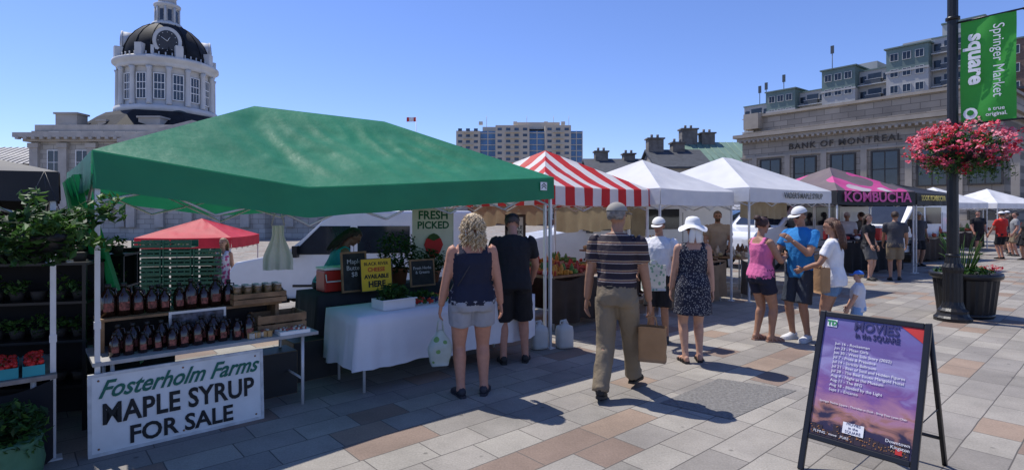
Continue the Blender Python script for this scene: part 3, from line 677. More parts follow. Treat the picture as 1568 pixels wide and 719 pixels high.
for c,s_,mi in(((.35,.5,.16),(.45,.35,.32),1),((.9,.52,.14),(.4,.34,.28),0),((1.4,.55,.2),(.36,.3,.4),1),((1.9,.9,.2),(.5,.4,.4),1),((2.6,1.2,.18),(.6,.4,.36),0),((.4,1.3,.22),(.6,.4,.44),1)): box(b,c,s_,mi)
o.done()
# maple syrup sign
signw=M('weathered_white_sign',(.70,.70,.67),.6,.10,5)
o=O('farm_maple_syrup_sign',(-2.915,3.83,0),U41)
LM=Matrix.Rotation(R(90-4),4,'X')
b=o.part('board',signw,Mx=LM,bevel=.004); box(b,(.57,.285,-.012),(1.12,.53,.02))
b=o.part('frame',M('sign_frame',(.55,.55,.53),.6,.2,12),Mx=LM)
for c,s_ in(((.57,.012,-.012),(1.16,.022,.03)),((.57,.558,-.012),(1.16,.022,.03)),((.0,.285,-.012),(.022,.524,.03)),((1.14,.285,-.012),(.022,.524,.03))): box(b,c,s_)
b=o.part('bolts',M('rust',(.25,.12,.06)),Mx=LM)
for x in(.05,.57,1.09):
    for y in(.05,.52): ell(b,(x,y,.0),(.008,.008,.004),u=8,v=5)
o.done()
gl=M('sign_green',(.02,.13,.085)); bl=M('sign_black',(.015,.015,.015))
text(o.root,"Fosterholm Farms",.17,(.57,.45,.002),gl,Mx=LM,bold=.003,shear=.5,sx=.84)
text(o.root,"MAPLE SYRUP",.20,(.57,.275,.002),bl,Mx=LM,bold=.005,sx=.80,sp=1.04)
text(o.root,"FOR SALE",.17,(.57,.10,.002),bl,Mx=LM,bold=.004,sx=.95)
def clothtable(name,loc,yaw,L,D,z,drop,mat):
    o=O(name,loc,yaw); b=o.part('tablecloth',mat,smooth=True)
    per=[]; n=26
    for i in range(n*2): per.append((L*i/(n*2),0,0,-1))
    for i in range(n): per.append((L,D*i/n,1,0))
    for i in range(n*2): per.append((L-L*i/(n*2),D,0,1))
    for i in range(n): per.append((0,D-D*i/n,-1,0))
    rg=[]
    for j in range(6):
        t=j/5; r=[]
        for i,(x,y,nx,ny) in enumerate(per):
            wv=.05*t*(.5+noise.noise(V((i*.35,loc[0],t*.5))))+.004
            dd=drop*(1+.10*noise.noise(V((i*.1,5,5))))
            r.append(b.verts.new((x+nx*wv,y+ny*wv,z-dd*t)))
        rg.append(r)
    b.faces.new(rg[0])
    for r0,r1 in zip(rg,rg[1:]):
        for i in range(len(per)): b.faces.new((r0[i],r1[i],r1[(i+1)%len(per)],r0[(i+1)%len(per)]))
    l=o.part('legs',metalw)
    for x in(.1,L-.1):
        for y in(.08,D-.08): cyl(l,(x,y,0),(x,y,z-.02),.014)
    return o
wc=M('white_tablecloth',(.72,.73,.77),.8,.04,4,.2,30,transl=.12)
clothtable('market_table_with_white_cloth',(-1.42,5.12,0),U41,2.25,.72,.73,.50,wc).done()
o=O('plastic_tub_of_greens',(-1.20,5.62,.735),U41); b=o.part('tub',M('tub_plastic',(.62,.64,.66),.4,.05),bevel=.004)
for c,s_ in(((0,0,.01),(.34,.24,.02)),((0,-.12,.055),(.36,.014,.09)),((0,.12,.055),(.36,.014,.09)),((-.175,0,.055),(.014,.24,.09)),((.175,0,.055),(.014,.24,.09)),((0,-.13,.1),(.39,.02,.014))): box(b,c,s_)
b=o.part('greens',leafs); leaves(b,(0,0,.15),(.17,.12,.10),700,.024,(0,0,1,1)); o.done()
o=O('produce_on_white_table',(-1.42,5.12,.735),U41); b=o.part('produce',[M('tomato',(.5,.03,.015),.3),M('berry',(.03,.03,.09),.5),leafs[1],M('squash',(.6,.38,.05),.4)])
for i in range(16):
    cx=.75+.085*i; m_=[0,2,0,1,2,3,0,2][i%8]
    for j in range(3):
        for q in range(9): ell(b,(cx+random.uniform(-.03,.03),.2+j*.17+random.uniform(-.05,.05),.02+random.uniform(0,.03)),(.016,.016,.015),m_,7,5)
leaves(b,(.95,.45,.06),(.15,.12,.06),300,.022,(2,)); leaves(b,(1.6,.5,.06),(.2,.12,.07),300,.022,(2,)); o.done()
clothtable('rear_display_table',(-2.05,5.85,0),U41,2.5,.6,.82,.6,M('dark_cloth',(.03,.03,.035),.9)).done()
RR=(-2.05,5.85,.825)
o=O('red_cooler',RR,U41); b=o.part('body',M('cooler_red',(.5,.03,.02),.4),bevel=.012); box(b,(.28,.25,.12),(.30,.24,.23)); b=o.part('lid',white,bevel=.01); box(b,(.28,.25,.255),(.31,.25,.03)); b=o.part('handle',white); tube(b,[(.14,.12,.2),(.14,.1,.12),(.42,.1,.12),(.42,.12,.2)],[.008]*4); o.done()
def board(name,loc,yaw,w,h,fm,pm,lines,tilt=6,th=.02,fw=.02):
    o=O(name,loc,yaw); Mx=Matrix.Rotation(R(90-tilt),4,'X'); b=o.part('panel',pm,Mx=Mx); box(b,(0,h/2,0),(w-.004,h-.004,th*.6))
    b=o.part('frame',fm,Mx=Mx)
    for c,s_ in(((0,fw/2,0),(w,fw,th)),((0,h-fw/2,0),(w,fw,th)),((-w/2+fw/2,h/2,0),(fw,h-2*fw-.002,th)),((w/2-fw/2,h/2,0),(fw,h-2*fw-.002,th))): box(b,c,s_)
    o.done()
    for s,sz,yy,m_,bo in lines: text(o.root,s,sz,(0,yy,th*.32),m_,Mx=Mx,bold=bo,ext=.001)
    return o
yel=M('sign_yellow',(.75,.48,.02),.5,.06); chalk=M('chalkboard',(.02,.022,.022),.8,.4,12); chw=M('chalk_marks',(.5,.5,.5)); redl=M('red_letters',(.5,.02,.02))
board('chalkboard_sign',(-1.72,6.08,.83),U41,.30,.44,wood,chalk,[("Maple\nButter\n$8",.07,.26,chw,0)])
board('yellow_cheese_sign',(-1.50,6.17,.83),U41,.38,.36,black,yel,[("BLACK RIVER",.05,.30,bl,.001),("CHEESE",.062,.235,redl,.002),("AVAILABLE",.06,.16,bl,.003),("HERE",.09,.075,bl,.004)],fw=.006)
board('chalkboard_sign',(-1.05,6.55,.83),U41,.34,.32,wood,chalk,[("Fresh Herbs\n& Greens",.05,.19,chw,0)])
cream=M('cream_sign',(.62,.58,.48),.6,.08)
o=board('fresh_picked_sign',(-1.03,7.25,.97),U41-R(14),.56,.78,cream,cream,[("FRESH",.15,.69,M('sign_dark_green',(.01,.10,.04)),.004),("PICKED",.13,.56,M('sign_dark_green',(.01,.1,.04)),.004)],tilt=0,fw=.01)
st=O('strawberry_picture',(0,0,0)); b=st.part('berry',[redl,leafs[1]])
pr=[(0,.0),(.09,.09),(.13,.19),(.10,.27),(0,.30),(-.10,.27),(-.13,.19),(-.09,.09)]
prism(b,[(x,-.015,.12+z) for x,z in pr],(0,-.004,0),0)
prism(b,[(x,-.021,z) for x,z in((-.09,.40),(0,.36),(.09,.40),(.05,.44),(0,.46),(-.05,.44))],(0,-.004,0),1); r_=st.done(); r_.parent=o.root
board('stall_name_sign',(.05,8.35,1.05),R(15),.32,.62,M('dark_brown',(.06,.035,.02)),cream,[("MAPLE\nCREEK\nFARM",.075,.35,bl,.002)],tilt=0,fw=.04)
def pot(name,loc,r,h,n,fr,fh,sz=.03,pm=None,mats=(0,0,1,1,2)):
    o=O(name,loc); b=o.part('pot',pm or M('terracotta',(.30,.12,.06),.8),smooth=False); lathe(b,[(r*.7,0),(r*.95,h*.85),(r*1.05,h*.86),(r*1.05,h),(r*.9,h),(r*.85,h*.9)],seg=20)
    b=o.part('foliage',leafs); leaves(b,(0,0,h+fh*.7),(fr,fr,fh),n,sz,mats)
    for i in range(8):
        a=random.random()*6.28; tube(b,[(0,0,h*.9),(fr*.3*math.cos(a),fr*.3*math.sin(a),h+fh*.5),(fr*.6*math.cos(a),fr*.6*math.sin(a),h+fh)],[.006,.005,.003],0,5)
    o.done()
pot('potted_plant',(-1.38,6.75,.83),.12,.2,900,.28,.26,mats=(0,0,0,1)); pot('potted_plant',(-1.0,7.0,.83),.10,.14,400,.20,.16,mats=(0,0,0,1))
bm=bmesh.new(); rg=[]
for j in range(10):
    t=j/9; w=.055+.085*min(1,max(0,(t-.25)*2.2)); rg.append([bm.verts.new((w*(i/8-1),.02*math.sin(i*1.1+t)*(.4+t),-.44*t)) for i in range(17)])
for a_,b_ in zip(rg,rg[1:]):
    for i in range(16): bm.faces.new((a_[i],b_[i],b_[i+1],a_[i+1]))
tube(bm,[(-.06,0,0),(-.03,0,.12),(0,0,.3),(.03,0,.12),(.06,0,0)],[.006]*5,0,6)
single('hanging_white_apron',bm,M('apron_cloth',(.70,.67,.62),.8,.08,6,transl=.4),(-2.32,5.50,1.57),R(20),True)
for (x,y) in((.34,6.93),(.66,6.98)):
    bm=bmesh.new(); rg=[]
    for rr,z in((.5,0),(.95,.01),(1,.04),(1,.22),(.92,.27),(.35,.30),(.22,.31),(.22,.345)):
        rg.append([bm.verts.new((rr*.105*math.copysign(abs(math.cos(a))**.5,math.cos(a)),rr*.085*math.copysign(abs(math.sin(a))**.5,math.sin(a)),z)) for a in [2*math.pi*i/20 for i in range(20)]])
    for r0,r1 in zip(rg,rg[1:]):
        for i in range(20): bm.faces.new((r0[i],r0[(i+1)%20],r1[(i+1)%20],r1[i])).smooth=True
    bm.faces.new(rg[-1]); bm.faces.new(list(reversed(rg[0]))); tube(bm,[(-.06,0,.28),(-.05,0,.34),(.02,0,.35),(.05,0,.29)],[.012]*4,0,8)
    single('water_jug_tent_weight',bm,M('hdpe',(.60,.61,.60),.4,.05,transl=.25),(x,y,0),R(20))
# left produce stall
LP=(-3.10-1.5*.751,3.78-1.5*.66,0)
o=table('produce_table',LP,U41,1.5,.75,.60,M('plank_top',(.26,.22,.19),.7,.3,10)); b=o.part('front_cloth',blackf,smooth=True); curtain(b,.02,1.48,.02,.565,.03); o.done()
o=O('berry_punnets',(LP[0],LP[1],.603),U41); b=o.part('punnets',[M('punnet_teal',(.03,.28,.30),.6),M('strawberry',(.55,.02,.015),.3,.2),leafs[1]])
for i in range(9):
    for j in range(3):
        cx,cy=.3+i*.135,.09+j*.135
        for c,s_ in(((cx,cy-.055,.035),(.115,.004,.07)),((cx,cy+.055,.035),(.115,.004,.07)),((cx-.056,cy,.035),(.004,.106,.07)),((cx+.056,cy,.035),(.004,.106,.07))): box(b,c,s_)
        for q in range(14): ell(b,(cx+random.uniform(-.04,.04),cy+random.uniform(-.04,.04),.065+random.uniform(0,.03)),(.018,.018,.018),1,7,5)
        leaves(b,(cx,cy,.095),(.04,.04,.01),6,.012,(2,))
o.done()
for nm_,lx,ly in(('seedling_shelf',-3.95,4.35),('seedling_shelf',-4.25,5.2)):
    o=O(nm_,(lx,ly,0),R(15)); b=o.part('rack',black)
    for z in(.35,.7,1.0,1.3): box(b,(0,0,z),(1.2,.35,.02))
    for x in(-.58,.58):
        for y in(-.16,.16): box(b,(x,y,.65),(.025,.025,1.3))
    b=o.part('back',blackf); box(b,(0,.19,.7),(1.2,.01,1.3))
    b=o.part('seedlings',leafs)
    for z in(.35,.7,1.0,1.3):
        for i in range(8):
            if random.random()<.8: leaves(b,(-.5+i*.14,0,z+.11),(.07,.12,.08*random.uniform(.6,1.3)),80,.024,random.choice(((0,1,1),(0,1,1,2),(1,2,2))))
    b=o.part('pots',M('pot_plastic',(.04,.035,.03)))
    for z in(.35,.7,1.0,1.3):
        for i in range(8): lathe(b,[(.04,.01),(.055,.08)],(-.5+i*.14,0,z),10)
    o.done()
o=O('hanging_leafy_basket',(-2.95,3.50,1.60)); b=o.part('basket',black); lathe(b,[(.06,-.16),(.12,-.12),(.15,0),(.14,0)],seg=20)
for a in(0,2.1,4.2): tube(b,[(.14*math.cos(a),.14*math.sin(a),0),(0,0,.36)],[.003,.003],0,5)
b=o.part('foliage',leafs); leaves(b,(-.02,0,.0),(.27,.23,.13),1000,.036,(0,0,0,1,1),.2,.12)
for i in range(16):
    a=random.random()*6.28; e=V((random.uniform(.25,.42)*math.cos(a),.3*math.sin(a),random.uniform(-.12,.22))); tube(b,[(0,0,0),e*.6+V((0,0,.05)),e],[.004,.003,.002],1,4); leaves(b,e,(.06,.05,.05),22,.034,(1,2,2)); leaves(b,e*.7,(.05,.05,.04),14,.034,(1,))
o.done()
o=O('bag_of_greens',(-3.12,3.42,0)); b=o.part('sack',M('green_sack',(.10,.24,.13),.5,.15,5,.4,14,transl=.2),smooth=True); lathe(b,[(.12,0),(.17,.03),(.19,.15),(.17,.27),(.18,.3)],seg=24)
b=o.part('leaves',leafs); leaves(b,(0,0,.38),(.21,.19,.14),900,.035,(0,0,0,1,1,2),.2,.1); o.done()
o=O('stacked_green_crates',(-7.55,11.6,gz(-7.2,11.6)),R(10)); b=o.part('crates',M('green_plastic_crate',(.02,.10,.05),.5,.2))
b2=o.part('produce',[leafs[0],leafs[1],M('bpot',(.03,.03,.03))])
for i in range(3):
    for j in range(8):
        z=.05+j*.19
        if j>7-(i==2): continue
        for c,s_ in(((i*.58,-.2,z+.04),(.54,.015,.05)),((i*.58,-.2,z+.12),(.54,.015,.045)),((i*.58-.26,-.21,z+.08),(.03,.02,.16)),((i*.58+.26,-.21,z+.08),(.03,.02,.16)),((i*.58,-.0,z+.01),(.52,.38,.01)),((i*.58,.19,z+.08),(.54,.012,.15)),((i*.58,-.205,z+.08),(.02,.012,.14)),((i*.58+.14,-.205,z+.08),(.02,.012,.14)),((i*.58-.14,-.205,z+.08),(.02,.012,.14))): box(b,c,s_)
        leaves(b2,(i*.58,-.05,z+.09),(.24,.14,.05),40,.04,(0,1,2))
o.done()
def goods(name,loc,yaw,L,D,z,cols,n,tm,sz=.035,front=None):
    o=table(name,loc,yaw,L,D,z,tm); b=o.part('goods',[M('g_%s_%d'%(name,i),c,.6,.4,20) for i,c in enumerate(cols)])
    if front:
        q=o.part('front_cloth',front,smooth=True); curtain(q,.01,L-.01,-.01,z-.02,.12)
    for i in range(n):
        x,y=random.uniform(.05,L-.05),random.uniform(.05,D-.05); k=random.random(); mi=int((x/L*len(cols)*2+k*.6))%len(cols)
        if k<.6: ell(b,(x,y,z+sz*.8),(sz,sz,sz*.8),mi,8,6)
        elif k<.85: box(b,(x,y,z+sz),(sz*2.2,sz*1.6,sz*2),mi,random.random()*3)
        else: lathe(b,[(sz*.8,0),(sz*.9,sz*.3),(sz*.9,sz*3),(sz*.4,sz*3.8),(sz*.4,sz*4.4)],(x,y,z),10,mi)
    o.done()
dcl=M('dark_brown_cloth',(.05,.035,.025),.9,.2)  # dark cloth added so bright ground does not show under the tables
goods('produce_stall_table',(.55,7.9,0),U41,2.1,.8,.78,[(.45,.04,.02),(.5,.22,.03),(.1,.2,.04),(.35,.05,.03)],260,wood,front=dcl)
goods('produce_stall_table',(-.2,8.8,0),U41,2.1,.7,.80,[(.45,.04,.02),(.1,.2,.04),(.5,.35,.05)],160,wood,front=dcl)
goods('market_goods_table',(2.5,9.3,0),U41,2.2,.8,.78,[(.4,.3,.15),(.5,.4,.3),(.15,.08,.04)],120,M('cloth_brown',(.22,.13,.07)),front=M('tan_cloth',(.25,.16,.09),.9,.15))
goods('market_goods_table',(1.6,10.1,0),U41,2.2,.5,1.0,[(.3,.2,.1),(.1,.08,.06),(.15,.08,.04)],90,M('cloth_brown',(.22,.13,.07)),.05,front=dcl)
goods('market_goods_table',(4.5,10.9,0),R(37),1.3,.8,.80,[(.35,.2,.1),(.5,.4,.28),(.1,.05,.03)],70,wood,.05,front=dcl)
goods('market_goods_table',(6.0,12.0,0),R(37),1.4,.8,.80,[(.3,.12,.04),(.5,.4,.28),(.6,.58,.55)],70,wood,.05,front=M('tan_cloth',(.25,.16,.09)))
goods('drinks_stall_table',(8.9,14.9,0),R(20),2.3,.7,.95,[(.5,.04,.03),(.6,.58,.55),(.05,.05,.06)],60,M('dk',(.03,.03,.035)),.07,front=blackf)
for (x,y,yw) in((16,23.3,20),(19.8,24.8,25),(23.5,26.8,15),(13.4,18.6,25)):
    goods('distant_stall_table',(x,y,0),R(yw),2.4,.8,.85,[(.45,.08,.04),(.5,.4,.28),(.1,.2,.05)],50,wood,.08,front=dcl)
o=O('red_cooler',(10.2,15.3,.95),R(20)); b=o.part('body',M('cooler_red',(.5,.03,.02)),bevel=.01); box(b,(0,0,.16),(.7,.4,.32)); b=o.part('lid',white,bevel=.01); box(b,(0,0,.35),(.72,.42,.05)); o.done()
# ------------------------------------------------------------------ A-frame sign
o=O('sandwich_board_sign',(1.90,3.69,0),math.atan2(-.49,.42)); PW=.645
PM=Matrix.Rotation(R(68.2),4,'X')
b=o.part('front_frame',M('board_black',(.014,.014,.016),.35,.1),Mx=PM,bevel=.006)
for c,s_ in(((.018,.54,0),(.036,1.08,.03)),((PW-.018,.54,0),(.036,1.08,.03)),((PW/2,1.06,0),(PW-.076,.036,.03)),((PW/2,.225,0),(PW-.076,.036,.03))): box(b,c,s_)
pm=M('poster_print',(1,1,1),.25,.08,5,spec=.5)
def pfn(N,L,tc):
    sp=N.new('ShaderNodeSeparateXYZ'); L.new(tc.outputs['Generated'],sp.inputs[0])
    n_=N.new('ShaderNodeTexNoise'); n_.inputs['Scale'].default_value=4; n_.inputs['Detail'].default_value=7; n_.inputs['Distortion'].default_value=.8; mp=N.new('ShaderNodeMapping'); mp.inputs['Scale'].default_value=(1,2.6,1); mp.inputs['Rotation'].default_value=(0,0,.4); L.new(tc.outputs['Generated'],mp.inputs[0]); L.new(mp.outputs[0],n_.inputs['Vector'])
    ad=N.new('ShaderNodeMath'); ad.operation='MULTIPLY_ADD'; ad.inputs[1].default_value=.5; L.new(n_.outputs[0],ad.inputs[0])
    s2=N.new('ShaderNodeMath'); s2.operation='SUBTRACT'; s2.inputs[1].default_value=.25; L.new(sp.outputs['Y'],s2.inputs[0]); L.new(s2.outputs[0],ad.inputs[2])
    c=N.new('ShaderNodeValToRGB'); e=c.color_ramp.elements
    e[0].position=0; e[0].color=(.03,.02,.05,1); e[1].position=1; e[1].color=(.16,.14,.34,1)
    for p,cc in((.13,(.04,.03,.06,1)),(.2,(.34,.16,.12,1)),(.27,(.40,.20,.28,1)),(.42,(.20,.09,.27,1)),(.6,(.30,.26,.48,1)),(.78,(.15,.10,.28,1))):
        q=e.new(p); q.color=cc
    L.new(ad.outputs[0],c.inputs[0]); return c.outputs[0]
colnode(pm,pfn)
b=o.part('poster',pm,Mx=PM); box(b,(PW/2,.642,-.002),(PW-.072,.80,.012))
b=o.part('poster_town',[M('poster_dark',(.03,.02,.035)),M('poster_orange',(.35,.16,.06)),M('poster_red',(.5,.03,.03)),M('poster_white',(.75,.75,.78))],Mx=PM)
random.seed(3); x=.045
while x<PW-.06:
    w=random.uniform(.02,.05); h=random.uniform(.04,.10); box(b,(min(x+w/2,PW-.07),.246+h/2,.006),(w,h,.003),0)
    for q in range(5): box(b,(min(x+w*random.random()*.8,PW-.06),.256+random.random()*h*.8,.009),(.006,.005,.002),1)
    x+=w*.9
prism(b,[(PW-.16,1.04,.006),(PW-.037,1.04,.006),(PW-.037,.95,.006)],(0,0,.002),2)
box(b,(.085,1.0,.007),(.06,.05,.002),3); box(b,(PW/2-.03,.335,.010),(.12,.07,.002),3); box(b,(PW-.10,.275,.010),(.035,.035,.002),2)
b=o.part('back_frame',M('board_black',(.014,.014,.016)))
for x in(.018,PW-.018):
    tube(b,[(x,.41,1.0),(x,.80,.0)],[(.018,.013)]*2,0,4,ref=(1,1,0))
tube(b,[(.02,.72,.2),(PW-.02,.72,.2)],[.012]*2,0,4); tube(b,[(.02,.43,.95),(PW-.02,.43,.95)],[.015]*2,0,4)
for x in(.018,PW-.018): tube(b,[(x,.16,.42),(x,.64,.42)],[.004]*2,0,4)
o.done()
pw=M('poster_white',(.75,.75,.78)); pn_=M('poster_navy',(.03,.03,.12))
text(o.root,"MOVIES",.085,(.35,1.0,.008),pn_,Mx=PM,bold=.002,sx=.9); text(o.root,"in the SQUARE",.05,(.36,.94,.008),pn_,Mx=PM,bold=.001,sx=.8); text(o.root,"TD",.045,(.085,1.0,.01),M('poster_green2',(.02,.25,.08)),Mx=PM,bold=.002)
L_=["Jun 16 - Rocketman","Jun 23 - Mean Girls","Jun 30 - West Side Story (2022)","Jul 7 - Pride & Prejudice","Jul 14 - Strictly Ballroom","Jul 21 - Best of Soul and Hidden Figures","Jul 28 - The Best Exotic Marigold Hotel","Aug 4 - Night at the Museum","Aug 11 - The BFG","Aug 18 - Blinded by the Light","Sept 1 - Encanto"]
for i,s in enumerate(L_): text(o.root,s,.026,(.12,.865-i*.031,.008),pw,Mx=PM,al='LEFT',ext=.0005)
text(o.root,"Springer Market Square - Thursdays at Dusk - Bring Your Lawn Chair",.0175,(PW/2,.47,.008),pw,Mx=PM,ext=.0005)
text(o.root,"MOVIES\nin the\nSQUARE",.024,(PW/2-.03,.338,.012),pn_,Mx=PM,ext=.0005)
text(o.root,"Downtown\nKingston",.028,(PW-.045,.31,.012),pw,Mx=PM,al='RIGHT',ext=.0005); text(o.root,"FLYING   move   PURE",.022,(.17,.27,.012),pw,Mx=PM,ext=.0005)
# ------------------------------------------------------------------ lamp post, banner, basket, planter
random.seed(11)
iron=M('black_cast_iron',(.012,.012,.013),.38,.2,20,.1,40)
o=O('street_lamp_post',(6.96,8.76,0)); b=o.part('post',iron)
lathe(b,[(.25,0),(.25,.05),(.22,.08),(.20,.12),(.20,.16),(.16,.2),(.14,.26)],seg=16,smooth=False)
lathe(b,[(.14,.24),(.125,.3),(.12,.75),(.135,.8),(.135,.84),(.10,.90),(.085,1.0)],seg=32,flute=.008,smooth=False)
lathe(b,[(.078,.98),(.072,2.4),(.068,5.6)],seg=20,flute=.004,smooth=False)
for z in(1.02,2.35,3.0,4.75): lathe(b,[(.07,z-.03),(.095,z-.02),(.095,z+.02),(.07,z+.03)],seg=20)
b=o.part('scroll_arm',iron)
tube(b,catmull([(0,0,5.02),(.15,-.15,5.12),(.33,-.32,5.13),(.42,-.42,5.22),(.34,-.34,5.32),(.25,-.25,5.25)],5),[.018]*26,0,8)
lathe(b,[(.03,5.6),(.16,5.65),(.18,5.7),(.05,5.75)],seg=16); b=o.part('globe',M('lamp_glass',(.7,.7,.66),.2)); lathe(b,[(.1,5.76),(.17,5.9),(.15,6.1),(.04,6.25)],seg=20)
o.done()
byaw=R(-54); o2=O('street_banner',(6.96,8.76,0),byaw)
b=o2.part('cloth',M('banner_green',(.055,.38,.05),.5,.06,3,.1,8,transl=.38),smooth=True); n=14; gr=[]
for i in range(n+1):
    gr.append([b.verts.new((.10+.66*i/n,.02*math.sin(i*.5+j*.4),4.66-1.58*j/20)) for j in range(21)])
for a_,c_ in zip(gr,gr[1:]):
    for j in range(20): b.faces.new((a_[j],a_[j+1],c_[j+1],c_[j]))
b=o2.part('brackets',iron)
for z in(4.67,3.07): tube(b,[(0,0,z),(.84,0,z)],[.014]*2,0,8); ell(b,(.85,0,z),(.025,.025,.025))
o2.done(); bw=M('banner_white',(.8,.8,.8))
text(o2.root,"square",.29,(.30,-.03,4.05),bw,ry=-90,bold=.010); text(o2.root,"Springer Market",.19,(.56,-.03,3.98),bw,ry=-90,sx=.88)
text(o2.root,"a true\noriginal.",.08,(.54,-.03,3.22),bw,bold=.001)
b=O('banner_emblem',(-.03,0,0)); q=b.part('emblem',bw); prism(q,[(.19+.09*math.cos(a)+.07,-.028,3.22+.09*math.sin(a)) for a in [i*.5236 for i in range(12)]],(0,-.004,0)); q=b.part('inner',M('banner_green',(.03,.3,.045))); prism(q,[(.26+.045*math.cos(a),-.034,3.23+.045*math.sin(a)) for a in [i*.785 for i in range(8)]],(0,-.003,0)); b.done().parent=o2.root
o=O('hanging_flower_basket',(6.98,8.62,2.72)); b=o.part('flowers',[M('petal_red',(.58,.02,.045),.6,.2,transl=.3),M('petal_pink',(.74,.12,.20),.6,.2,transl=.3),M('petal_light',(.78,.32,.38),.6,.2,transl=.3)]+leafs)
leaves(b,(0,0,-.04),(.60,.58,.30),1500,.045,(3,4,4,5),.3,.14)
for i in range(360):
    d=V((random.gauss(0,1),random.gauss(0,1),random.gauss(0,1))).normalized(); k=1+.22*noise.noise(d*3); p=V((d.x*.68,d.y*.62,d.z*.36))*k*random.uniform(.82,1.08); m_=random.choice((0,0,1,1,1,2))
    for q in range(11):
        pp=p+V((random.gauss(0,.024),random.gauss(0,.024),random.gauss(0,.02))); a=V((random.gauss(0,1),random.gauss(0,1),random.gauss(0,1))).normalized(); c_=a.orthogonal().normalized(); s_=.022
        f=b.faces.new([b.verts.new(pp+a*s_),b.verts.new(pp+c_*s_),b.verts.new(pp-a*s_),b.verts.new(pp-c_*s_)]); f.material_index=m_
for i in range(34):
    a=random.random()*6.28; r=random.uniform(.3,.62); p=V((r*math.cos(a),r*math.sin(a),-.2)); e=p+V((random.gauss(0,.08),random.gauss(0,.08),-random.uniform(.15,.38))); tube(b,[p,p.lerp(e,.5)+V((.03,0,0)),e],[.004,.003,.002],4,4); leaves(b,p.lerp(e,.6),(.05,.05,.12),18,.028,(3,4,5))
b=o.part('basket',iron); lathe(b,[(.1,-.32),(.28,-.22),(.36,-.05),(.35,-.04)],seg=20); tube(b,[(-.36,0,0),(-.02,.14,.36),(.36,0,0)],[.006]*3,0,5); o.done()
o=O('fluted_planter',(7.48,9.15,0)); b=o.part('pot',iron)
lathe(b,[(.36,0),(.38,.03),(.38,.07)],seg=32); lathe(b,[(.36,.06),(.42,.62)],seg=48,flute=.018,smooth=False); lathe(b,[(.43,.61),(.48,.64),(.49,.68),(.48,.72),(.44,.72),(.42,.66)],seg=32)
b=o.part('plants',leafs+[M('petal_red',(.6,.02,.04))]); leaves(b,(0,0,.72),(.40,.40,.10),600,.04,(0,1,1,2)); leaves(b,(.25,-.2,.80),(.16,.16,.05),70,.026,(3,))
for i in range(40):
    a=random.random()*6.28; h=random.uniform(.3,.75); q=V((-.15+.1*math.cos(a),-.1+.1*math.sin(a),.68)); e=q+V((.22*math.cos(a),.22*math.sin(a),h)); tube(b,[q,q.lerp(e,.6)+V((0,0,.1)),e],[(.010,.002),(.009,.002),(.001,.001)],random.choice((1,2)),4)
o.done()
# ------------------------------------------------------------------ vehicles
def van(name,loc,yaw,paint,L=5.2,W=1.95,Hh=2.25,hood=1.15):
    o=O(name,loc,yaw); b=o.part('body',paint,bevel=.05,smooth=False)
    pr=[(0,.35),(0,.95),(.12,1.12),(hood,1.25),(hood+.85,Hh-.12),(hood+1.2,Hh),(L-.15,Hh),(L,Hh-.3),(L,.35)]
    prism(b,[(x,-W/2,z) for x,z in pr],(0,W,0))
    w=o.part('windows',dglass)
    for sg in(-1,1):
        y=sg*(W/2+.004)
        def P(pts): prism(w,[(x,y,z) for x,z in pts],(0,sg*.006,0))
        P([(hood+.12,1.28),(hood+.72,Hh-.32),(hood+1.35,Hh-.32),(hood+1.35,1.28)])
        P([(hood+1.5,1.3),(hood+1.5,Hh-.32),(hood+2.6,Hh-.32),(hood+2.6,1.3)])
    n=V((-(Hh-1.37),0,.85)).normalized()
    a=V((hood+.05,0,1.31)); c=V((hood+.80,0,Hh-.18))
    prism(w,[a+V((0,-W/2+.15,0))+n*.015,a+V((0,W/2-.15,0))+n*.015,c+V((0,W/2-.22,0))+n*.015,c+V((0,-W/2+.22,0))+n*.015],n*.01)
    prism(w,[(L+.003,-.7,1.3),(L+.003,.7,1.3),(L+.003,.65,Hh-.35),(L+.003,-.65,Hh-.35)],(.008,0,0))
    t=o.part('wheels',[M('tyre',(.015,.015,.015),.8),M('rim',(.4,.4,.42),.3,metal=.6)])
    for x in(.85,L-1.0):
        for sg in(-1,1):
            cyl(t,(x,sg*(W/2-.2),.34),(x,sg*(W/2+.015),.34),.34,mi=0,seg=24); cyl(t,(x,sg*(W/2-.1),.34),(x,sg*(W/2+.025),.34),.2,mi=1,seg=16)
    d=o.part('trim',[black,M('lens_white',(.6,.6,.6),.2),M('lens_red',(.4,.02,.02),.2)])
    box(d,(-.02,0,.45),(.1,W-.1,.22),0); box(d,(L+.02,0,.45),(.1,W-.1,.2),0)
    for sg in(-1,1):
        box(d,(-.004,sg*(W/2-.25),.82),(.03,.3,.16),1); box(d,(L+.004,sg*(W/2-.12),1.1),(.03,.14,.4),2); box(d,(hood+.25,sg*(W/2+.13),1.35),(.1,.18,.24),0)
        box(d,(L/2,sg*(W/2+.006),.62),(L-2.6,.01,.05),0); box(d,(hood+1.42,sg*(W/2+.003),1.0),(.01,.006,1.0),0); box(d,(hood+2.7,sg*(W/2+.003),1.1),(.01,.006,1.2),0)
    o.done()
wp=M('van_white',(.72,.73,.75),.3,.03,coat=.5); dk=M('van_dark',(.03,.05,.06),.25,.05,coat=.6)
van('white_delivery_van',(-6.0,12.6,gz(-5.5,12.3)+.05),R(4),wp,5.2,1.95,2.2)
van('white_cargo_van',(.15,13.4,0),R(14),wp,5.2,1.95,2.1)
van('silver_minivan',(13.6,21.8,0),R(25),M('silver',(.35,.36,.38),.3,.05,coat=.5),4.8,1.9,1.85)
van('dark_minivan',(7.6,24.5,0),R(10),dk,4.6,1.85,1.8)
van('white_cargo_van',(6.6,17.0,0),R(24),wp,5.2,1.95,2.2)
van('white_cargo_van',(11.6,18.8,0),R(30),wp,5.2,1.95,2.2)
